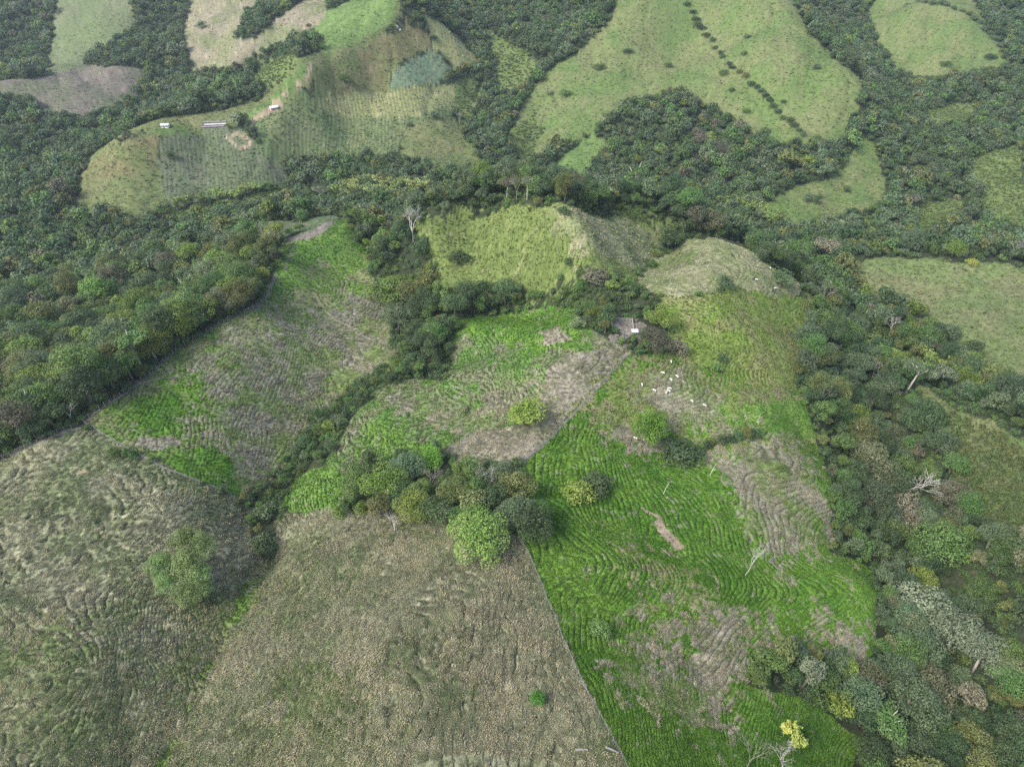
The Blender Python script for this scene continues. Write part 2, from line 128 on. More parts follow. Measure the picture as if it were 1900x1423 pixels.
('right_field','lush',2.5,[(50.2,235.1),(59,239),(68.1,243.2),(75.2,241.2),(82.2,239),(89.3,237.5),(96.4,236.3),(104.3,237.5),(112.3,238.6),(120.9,240.6),(131.2,245.7),(127.2,230.1),(127.7,223.3),(129.2,217.6),(130.3,211.4),(128.6,199.4),(126.9,188),(123.1,179),(121,172.4),(118.7,165.9),(115.3,157.9),(131.9,161.4),(135.9,158.9),(121.3,133.5),(119.9,123.8),(112,115.8),(101.8,115.4),(92.2,115.3),(82.4,113.1),(72.9,110.9),(67.2,102.2),(77.7,102.2),(89.1,102.9),(98.3,100.6),(107.3,97.7),(99.3,87.5),(88.2,72.3),(78.7,70.8),(69.5,69.4),(60.7,68),(52.4,66.6),(44.4,65.3),(36.8,64.2),(29.6,63.3),(27.6,71.7),(24.5,77.2),(21.4,83.2),(18.6,90),(15.8,98),(13.3,105.9),(10.7,113.7),(7.9,122.4),(6.2,126.8),(4.4,131.6),(2.5,136.6),(5.9,141.5),(5.5,147.7),(5.1,154.3),(4.6,161),(2.3,170.8),(9.7,179.6),(13.9,186.5),(18.3,193.5),(22.9,200.2),(27.4,206.1),(32.1,211.7),(37.7,218.3),(43.7,226.1)]),
('right_mix','slope',9,[(50.2,235.1),(59,239),(68.1,243.2),(75.2,241.2),(82.2,239),(89.3,237.5),(96.4,236.3),(104.3,237.5),(112.3,238.6),(120.9,240.6),(131.2,245.7),(127.6,229.5),(129,222.7),(130.4,216.6),(130.8,208.9),(123.2,206.9),(115.3,203.9),(108.5,202.6),(102.8,203.1),(97.5,204.4),(91.5,202.5),(85.8,200.9),(80.2,199.7),(74.6,198.4),(69.4,199.5),(64,200),(58.5,200.1),(53.1,200.3),(47.3,200.5),(41.4,200.2),(35.5,199.7),(28.9,196.6),(22.5,194),(25.7,200.4),(28.9,206.2),(32.1,211.7),(37.7,218.3),(43.7,226.1)]),
('right_brown','greydry',8,[(61,228.2),(67.4,229.2),(74.1,230.7),(80.8,232.1),(83.9,225),(87,218.5),(89.2,213.2),(91.7,208.7),(86.6,204.7),(81.5,200.9),(75.9,201.6),(70.2,202.1),(64.3,202.1),(60.8,210),(54.7,215.9)]),
('right_lobe','lush2',4,[(83.1,210.2),(91.6,214),(100.6,218.4),(106.6,218.8),(113.7,221.1),(121.1,223.8),(128.5,226.1),(129.2,220.7),(130.3,216),(121.5,212.3),(112.1,207.2),(104.3,204.3),(97.4,203.7),(90.7,203.7),(87,207.1)]),
('right_brown2','greydry',7,[(83.5,200.4),(90.2,201.4),(97.2,203),(104,203.2),(112.1,205.7),(116.7,202.9),(121,199.8),(125.5,197.1),(122.5,185.8),(122,178.5),(120,171.7),(117.8,164.9),(114.1,156.2),(100,146.1),(92.2,146.6),(88.2,150),(84,153.1),(82.5,159.1),(81.2,165.6),(80.5,172.9),(79.9,180.9),(77.7,186.6),(75.6,192.9)]),
('right_brown3','greydry',7,[(27.3,95.7),(35.9,106.9),(44.6,116.9),(57.2,120.8),(63.7,117.8),(78.2,117.9),(88,120.5),(98,123),(107.8,123.4),(119.6,125.7),(115.5,116.7),(103.4,115.7),(92.2,115.3),(82.4,113.1),(72.9,110.9),(66,100.5),(55.7,96.7),(45.2,91.7),(30.7,88.7)]),
('right_brown4','deadbrush',5,[(38.3,106.7),(45.7,112.8),(53.3,118.6),(62.1,119),(64.6,113.6),(49.1,103.1)]),
('right_brown5','deadbrush',4,[(101.2,120.5),(118.9,124.8),(114.7,116.5),(104,116.1)]),
('right_dead','deadbrush',4,[(36.4,197.4),(44.7,204.8),(48.6,199.3),(55.1,198.4),(61.5,197.3),(59,188.8),(53.5,188.5),(48.1,187.9),(42.7,187.3),(39.7,192.8)]),
('right_pale','pale',8,[(28.7,137.4),(34.3,140.1),(40.2,143.2),(43.9,139.9),(47.5,136.7),(51.1,133.9),(54.9,131.4),(58.7,129.2),(63.2,125.2),(48.5,120.5),(37.7,128.2)]),
('right_bare','scar',2,[(44,158.3),(46.1,157.5),(49.8,155),(51.4,151.3),(53.8,147.9),(57.6,142.8),(54.8,141.9),(51.3,144.7),(49.5,148.7),(49.4,152.6),(46.7,155.2)]),
('left_bare','scar',1.5,[(-151.5,168.6),(-148.7,170.1),(-146.7,168),(-149.2,166.6)]),
('central_hill','olive',4,[(-51,360.4),(-40.3,358.3),(-30.4,362.4),(-19.8,364.4),(-9,359.6),(0,348.7),(8.6,342.7),(16.9,337.8),(23.6,334),(30.8,336.9),(44.2,351.9),(54.6,369.2),(64.5,379.2),(73.9,384.5),(84,385.9),(94.7,388.9),(99.5,383.9),(90.5,376.4),(78.7,345.3),(66.9,313.9),(58.9,283.9),(52.8,287.1),(46.5,289.2),(35.4,296),(31,294.8),(26.7,294.1),(19.2,301.9),(11.2,307.5),(2.8,310.9),(-4.7,313.1),(-12.4,314.2),(-20,313.9),(-28.2,308.5),(-36.5,306.6),(-44.4,328.4),(-44.9,333.6),(-45.4,338.1),(-47.6,344.5),(-51.7,352.7)]),
('central_hill_brown','tan',4,[(31.3,335.3),(43.9,349),(54.9,362.5),(64.8,370.5),(74.8,375.9),(84.5,379.1),(94.1,381),(88.5,372.8),(76.6,341.5),(60.5,310.1),(52.9,307.6),(45,302.2),(38.2,302.6),(31.8,306.1),(25.6,316.7),(20.7,328.6)]),
('east_hill','tan',3,[(59.3,286.8),(75.7,335.8),(92.7,367.5),(105,375.8),(114.8,373.6),(128.2,382.8),(156.3,420),(133.6,331.1),(144.4,332.8),(176.2,379.1),(184.3,365.4),(148.5,312.6),(134.4,301.6),(123.4,295.7),(113.6,292),(104.4,289.1),(96.3,283.9),(88.6,279.1),(79.2,276.8),(70.1,275.3),(61.9,278.8)]),
('east_hill_dark','greydry',5,[(72.5,327),(82.7,341.8),(91,347.7),(94.4,332.8),(99.2,324.8),(92,306.1),(86,308.2),(80.4,312.7)]),
('olive_slope','slope2',3,[(67.6,274.7),(74.4,275.6),(81.3,276.8),(88.5,278.7),(96.1,283.2),(104.2,288.4),(113.5,291.5),(123.3,295.3),(134.3,301.3),(148.3,311.9),(166.3,329.3),(169.8,327.8),(158.2,308.4),(151.1,297.5),(146.7,287.3),(139.8,272.3),(135.9,259.5),(131.2,245.7),(119.9,237.9),(110.5,233.3),(103.6,235.1),(96.4,236.3),(89.3,237.5),(82.2,239),(75.2,240.9),(68,242.6),(68.2,250.6),(68.4,258.7),(68,266.7)]),
('corral_yard','yard',4,[(43.1,259.5),(54.9,262.1),(60.4,257.6),(56.3,245.4),(46,239.7),(39.9,243.8)]),
('right_hill_field','scrubpasture',4,[(231.5,421.8),(237.9,417.5),(245.4,415.3),(253.8,414.8),(261.5,412.6),(268.2,409.1),(273.7,403.9),(277.9,397.4),(281.7,390.4),(286.5,385.2),(292.9,382.3),(300.4,380.9),(307.3,376.2),(313.9,371.4),(319.6,365.8),(324.4,359.3),(328.8,352.6),(332.7,345.7),(336.3,338.8),(339.7,332),(342.9,325.3),(331.7,311.9),(321.6,299.7),(312.2,288.3),(303.3,277.5),(294.6,267),(286.3,257),(278.3,247.4),(270.6,238),(267.6,241.8),(264.6,245.7),(261.7,249.9),(258.8,254.2),(255.8,258.6),(252.7,263.1),(250.6,270.2),(249,278),(249.6,289.5),(249.9,301.4),(249.7,313.4),(247.1,325.5),(244.1,338),(244.7,350.9),(245.6,364.9),(236.9,370.9),(227,375.2),(225.9,386.4),(224.8,398.1)]),
('ridge_scrub','scrub',4,[(205.6,272.9),(206.9,264.3),(206.8,254.6),(207.8,244.8),(209.5,236.4),(211.4,228.8),(212.8,222),(213.7,214.9),(214.5,208.3),(216.5,203),(219.3,198.8),(215.9,192.1),(212.3,185.3),(208.3,178.4),(204.1,171.3),(199.5,164.1),(195.1,157.2),(191.9,159.2),(188.9,161.6),(186.3,164.4),(183.9,167.6),(185.6,176),(187.1,184.7),(188.3,193.5),(190.5,202.2),(192.9,211.5),(194.7,220.5),(195.6,227.9),(196.2,235.2),(197.3,243.3),(199.7,252.4),(202.6,262.4)]),
('ridge_crest','pasture',3,[(217.6,296.2),(208,269.5),(207.8,256.5),(208.5,246.4),(210.1,237.8),(212.1,230.3),(213.2,222.4),(213.6,214.5),(214.2,207),(212.5,203.3),(211.5,210.2),(211,218),(209.9,225.6),(208,233.3),(205.6,241.2),(203.7,250.2),(204.1,260.7),(203.5,270.7)]),
('ridge_end','greengrey',4,[(-180.7,407.2),(-167.9,412.8),(-150.3,405.3),(-138.7,407),(-129.6,394.3),(-124.6,371.5),(-135.4,367.5),(-147.5,377.9),(-160.1,388.4)]),
('ridge_end2','greengrey',3,[(-122.2,369.3),(-125.6,380.5),(-135.1,460),(-104.3,399.9),(-108.6,384),(-115,373.1)]),
('ridge_path2','yard',1.5,[(-133.4,366.3),(-122.8,369.2),(-115.2,377.7),(-109.7,385.1),(-106.7,385.3),(-111.4,373.6),(-119,365.2),(-130.4,361.5)]),
('spur_a','brownpasture',5,[(-373.1,591.4),(-359.1,589.7),(-345.8,589),(-334.7,591.9),(-322.3,602.4),(-311,616.3),(-308,597.8),(-304.4,584),(-300.5,569.9),(-309.5,564),(-318.2,558),(-327.9,554.2),(-339.5,553.8),(-352.5,555.4),(-365.9,557.6),(-372.5,578.2)]),
('spur_b','pasture2',4,[(-370.4,563.6),(-355.9,560.3),(-342.2,557.8),(-329.8,557.5),(-319.6,561.1),(-310.5,566.8),(-301.1,572.4),(-293.2,552.6),(-282.5,527.7),(-286.7,514.5),(-291.9,503.7),(-305.1,504),(-322.7,511.2),(-338.8,519),(-352.5,523),(-361,542.4)]),
('spur_c','crop2',5,[(-311,616.3),(-298.5,626.3),(-285.2,635.6),(-268.6,635.8),(-250.5,632.7),(-238.9,623.4),(-228.8,617.9),(-219.8,615.7),(-211.7,615.8),(-197.7,598.6),(-206.1,586.2),(-212.6,570.2),(-221.6,561.9),(-230.9,555.8),(-241.4,552.8),(-251.7,549.5),(-263.5,544.5),(-273,535.4),(-281.9,526.1),(-292.4,550),(-300.5,569.9),(-303.6,584.3),(-306.4,598.5)]),
('spur_d','crop',4,[(-241.9,650),(-223,665.3),(-210.3,676.8),(-196.7,686.8),(-184,701.3),(-171.5,716.1),(-157.6,727.7),(-143.3,738.9),(-127.4,744.2),(-112.8,747.6),(-98.6,755.7),(-84.5,768.4),(-69.9,780.3),(-57.7,760.4),(-67,728.2),(-80.3,711.5),(-93.8,701.3),(-107.3,693.5),(-107.7,669.6),(-107.1,641.1),(-119.1,636.7),(-131.5,634.7),(-144.5,635.4),(-157.3,635.3),(-168.6,629.5),(-180.6,626.9),(-193.4,628.1),(-204.3,623.2),(-213.6,614.4),(-222.9,606.7),(-227.5,616.5),(-232.2,626.7)]),
('spur_d2','cropyellow',3,[(-190,689.2),(-178.9,702),(-167.3,714.9),(-154.6,724.8),(-141.4,734),(-127.1,738.9),(-111.2,743.8),(-95.8,754.6),(-80.5,770.4),(-64.6,787.3),(-57.7,760.4),(-71.5,741.2),(-84.5,721.3),(-97.9,708.6),(-111.4,705),(-125.1,702.6),(-139,702),(-153,702.3),(-166.1,698.4),(-177.3,691),(-187.6,681.8)]),
('spur_e','pasture2',3,[(-106.3,693.8),(-91.3,701.9),(-76.5,713.9),(-62,734.1),(-52.8,715.4),(-43.2,687),(-34.1,659.7),(-25.7,638.2),(-38,626.8),(-49.6,613.1),(-63.2,614.3),(-77.1,618.6),(-91.4,625),(-106.2,633.7),(-106.8,666.6)]),
('spur_f','brownpasture',3,[(-191.4,694),(-185.2,717.2),(-176.9,731.8),(-167.8,743.7),(-154.4,763.8),(-140.7,785.2),(-128.5,800.3),(-116.1,816.4),(-94.4,825.1),(-88.5,814.7),(-102.4,798.6),(-114.2,772.2),(-127.1,757.4),(-124.4,739.3),(-137.7,735.5),(-150.3,728.4),(-162.2,719.7),(-173.4,709.1),(-183.8,696.9)]),
('spur_g','cropblue',2,[(-125.5,757.9),(-113.1,771.9),(-101.7,796.4),(-88.5,812.1),(-76.4,810),(-64.5,810.1),(-78.1,777.3),(-93.5,760.3),(-108.7,746.9),(-124.5,740.4)]),
('spur_h','cropyellow',3,[(-94.8,839.6),(-78.5,849.7),(-64.6,903.3),(-55.1,886.5),(-44.7,850.2),(-35.8,836.1),(-62.8,810.7),(-75.6,811.5),(-88.5,814.7),(-91.6,826.8)]),
('spur_i','lush3',4,[(-231.2,910.3),(-217.5,926),(-205.3,950.8),(-188.6,971.4),(-171.5,993.4),(-130.7,832.5),(-117.1,829.4),(-131.7,808.7),(-144.6,790.6),(-157,773),(-168.5,753.4),(-187.5,737.7),(-235.6,876.8)]),
('spur_j','lush3',2,[(-252.8,653.3),(-241.7,665.6),(-229.9,677),(-221.1,686.9),(-211.6,695),(-202.4,704.4),(-192.9,712.1),(-195.9,694.5),(-207.9,683.6),(-219.1,671.1),(-229.4,660.6),(-239.5,650.7)]),
('spur_l','pasture',3,[(-325.5,598.9),(-316.8,609.6),(-308.1,621.1),(-296.8,628.2),(-284.8,634.3),(-279.2,629.6),(-289.2,621.3),(-298.2,611.4),(-307.4,602.6)]),
('far_tan','tanfar',5,[(-418.7,951.4),(-429,1000),(-432,1033.4),(-434,1065.1),(-413.6,1061.8),(-393.1,1058),(-372.8,1054.4),(-352.9,1051.3),(-333,1048.2),(-325.7,989.8),(-324.9,945),(-327,911.1),(-331.9,886.9),(-302.6,877.8),(-290.7,890.6),(-280.1,908.6),(-269.4,927.4),(-259.3,950.4),(-245.5,965.6),(-232.1,984.4),(-224.6,928.8),(-221.7,893.6),(-246.4,883),(-263.9,872.8),(-282.6,867.4),(-301.8,863.3),(-315,855.4),(-328.4,848.5),(-343.8,846.6),(-377.2,859),(-388.7,886.1),(-398.7,909.5)]),
('far_brown','brownfield',5,[(-628.5,835.9),(-604.5,828.6),(-572,808.8),(-548.1,800.4),(-531.4,802.1),(-525.8,821.9),(-523.9,848.8),(-533.5,896.9),(-504.8,880.9),(-472.4,857),(-456.9,868.4),(-440.1,878.6),(-434.8,836.5),(-425.1,785.8),(-435.5,770.6),(-445.9,756.4),(-456.9,744.3),(-467.3,737),(-479,731.9),(-495.6,745.6),(-512.8,759.8),(-527.7,756.9),(-542,753.2),(-557.4,751.3),(-574.7,752.1)]),
('far_green','pasture3',5,[(-625.4,1071.6),(-603.8,1068.7),(-582.1,1065.5),(-560.9,1063.1),(-541.1,1063),(-522,1064.7),(-505.7,1023.2),(-489.9,983.2),(-495.6,960),(-501.6,938.4),(-508.3,919),(-525.7,908.3),(-515.3,851.8),(-521.9,835.8),(-532.4,826.6),(-589.8,938.6),(-593.6,968.3),(-602.3,994.7),(-609,1018.3),(-616.1,1043)]),
('far_hill','pasture',5,[(129,937.9),(145.2,926.1),(161.8,919.3),(179.6,919.5),(197.8,922.1),(216.1,924.2),(233.7,926.1),(252,930),(274.5,948.2),(303.7,985.8),(333.6,1021.3),(361.5,1047.2),(364.9,1022.4),(313.7,850.8),(314,824.4),(310.4,789.5),(320.1,779),(330.4,770.6),(326.1,729.7),(332.4,714.1),(368,759.9),(327.3,669.1),(316.5,653.2),(305.2,636.1),(287.1,629.4),(270.9,626.5),(257.5,630.1),(247.8,637.4),(237.9,645.1),(230.8,663.9),(223.2,682.9),(214.9,701),(202.2,712.4),(189.2,723.5),(176.1,735.4),(163,749.1),(145.5,741),(127.8,731.1),(112.8,719.6),(98.3,709.3),(81.5,699.4),(68.9,691.1),(56.2,681.2),(43.9,673.3),(32,669.5),(17.9,668.6),(3.7,656.5),(0.5,681.2),(-2.8,715.3),(4.3,742.5),(11.6,767.7),(21.7,788.5),(32.2,811.1),(42.5,822.4),(60.5,828),(78.8,837.6),(94.3,849.8),(110.1,863),(118,889.6)]),
('far_strip','lush3',3,[(81.5,699.4),(97.2,689.5),(86.1,665.5),(75.2,639.7),(65.1,617.6),(43.5,500),(30,500),(16.5,500),(9.5,614),(-1,631.5),(12.5,639.1),(25.5,628.1),(36.2,642.9),(47.1,656.9),(58.5,674.5),(70.1,688.4)]),
('far_right','pasture',5,[(469.6,1015.8),(485.1,1033.2),(500.2,1049.7),(515.2,1041),(529.9,1032.2),(544.9,1024.7),(561.1,1019.9),(578.9,1018.1),(597.8,1018.4),(585.5,974.7),(569,925.6),(565.4,898.7),(567,877.9),(567.9,856.9),(567.5,834.4),(539.2,826.8),(521,822.5),(503.7,819.5),(488.3,819.4),(475.1,823.2),(462.8,828.9),(451,839.4),(435.7,843.8),(447.2,891.8),(449.5,923.2),(455.3,959.7)]),
('far_right_small','scrubgreen',4,[(418.6,725),(443.7,745),(472.4,770.2),(489.4,770.3),(507.2,771.6),(465.3,711.1),(442.2,701.5),(422.1,696.3)]),
('far_patch','pasture',4,[(332.1,651.5),(341.5,638.9),(335.1,605.8),(327.4,572),(317.3,545.3),(303.3,538.6),(289.8,532.4),(273.9,523.5),(256.4,510.9),(244.6,510.9),(233.1,511.6),(221.6,512.4),(210.2,513.6),(212.7,549.2),(228.5,561.6),(244.7,574.2),(261.6,578.1),(279.8,584.5),(292.5,600.8),(304.6,615.6),(318.4,633.8)]),
('far_patch2','scrubgreen',4,[(330.2,545.7),(343.8,547.7),(358.2,550.7),(371.7,552.1),(383.6,551.1),(363.2,517.3),(348.1,511),(334.9,507.4),(322.3,504.5),(326.5,525.2)]),
('scrub_a','scrubgreen',4,[(-29.8,927.2),(-11.5,910.4),(6.4,887.4),(18.9,862.8),(30.8,838.1),(19.7,814.2),(8.9,781.7),(-15.2,809.7),(-18.5,833.1),(-22.2,866.4),(-26.1,900.5)]),
('scrub_b','scrubgreen',4,[(413.6,616),(430.1,624.7),(446.8,633.4),(463.5,641.9),(480.5,650.5),(464.7,619),(449.4,589),(436.2,562.4),(425.9,540.1),(416,518.7),(404.5,496),(399.6,505.3),(393.9,514),(387.3,522.2),(393.1,543.4),(397.9,563.8),(404.4,587.5)]),
('scrub_c','scrubgreen',4,[(-299,860.3),(-276,854.5),(-220.8,739.2),(-204.9,707.5),(-212.9,697),(-221.3,688.1),(-234.5,688.3),(-248.6,690.8),(-300.8,850.8)]),
('scrub_d','scrubgreen',4,[(-64.8,790.9),(-42.7,823.6),(-39.4,807.7),(-35.2,770.3),(-42.9,744.3),(-50.3,719.5),(-60,749.7),(-62.3,769.8)]),
('scrub_e','scrubgreen',4,[(2.8,714),(11.3,736.3),(20.2,756.8),(33.9,730.7),(26.2,704.5),(18.9,678.1),(5.3,659),(4,683.6)]),
('scrub_f','scrubgreen',4,[(-284.3,521.5),(-275.9,532.1),(-267.1,542.7),(-256.7,550.8),(-242.8,552),(-229.4,552.2),(-217.5,556.3),(-207.6,565.8),(-200.1,583.9),(-189.5,594.4),(-166.7,579.8),(-177.6,573.1),(-187.4,563.9),(-196.2,552.8),(-205.3,543.6),(-215.3,537.6),(-227.9,536.3),(-241.7,537.5),(-253.5,534.3),(-262,524.6),(-269.7,514.2)]),
('track_a','bare',0.6,[(-196.5,710.9),(-193.2,711),(-193.7,697.7),(-201.4,688.8),(-213.1,681.4),(-223.9,670.5),(-235.2,649.5),(-240,634.9),(-243.4,634.6),(-239.9,652.4),(-226.8,673),(-214.2,683.4),(-203.3,690),(-196.5,697.6)]),
('track_b','bare',0.6,[(-257.4,629.5),(-242,627.2),(-235.6,621),(-236.4,613.7),(-246.9,613.9),(-259.7,623.9),(-262.4,627.6),(-256.9,624.8),(-246.9,616.6),(-239.1,615.9),(-238.4,620.7),(-242.9,624.4),(-254.3,626.9)]),
('house_yard','bare',1.5,[(-236.3,654),(-228.2,666.8),(-219.7,675),(-215.3,670.8),(-224.4,659.9),(-231.6,648.7)])]
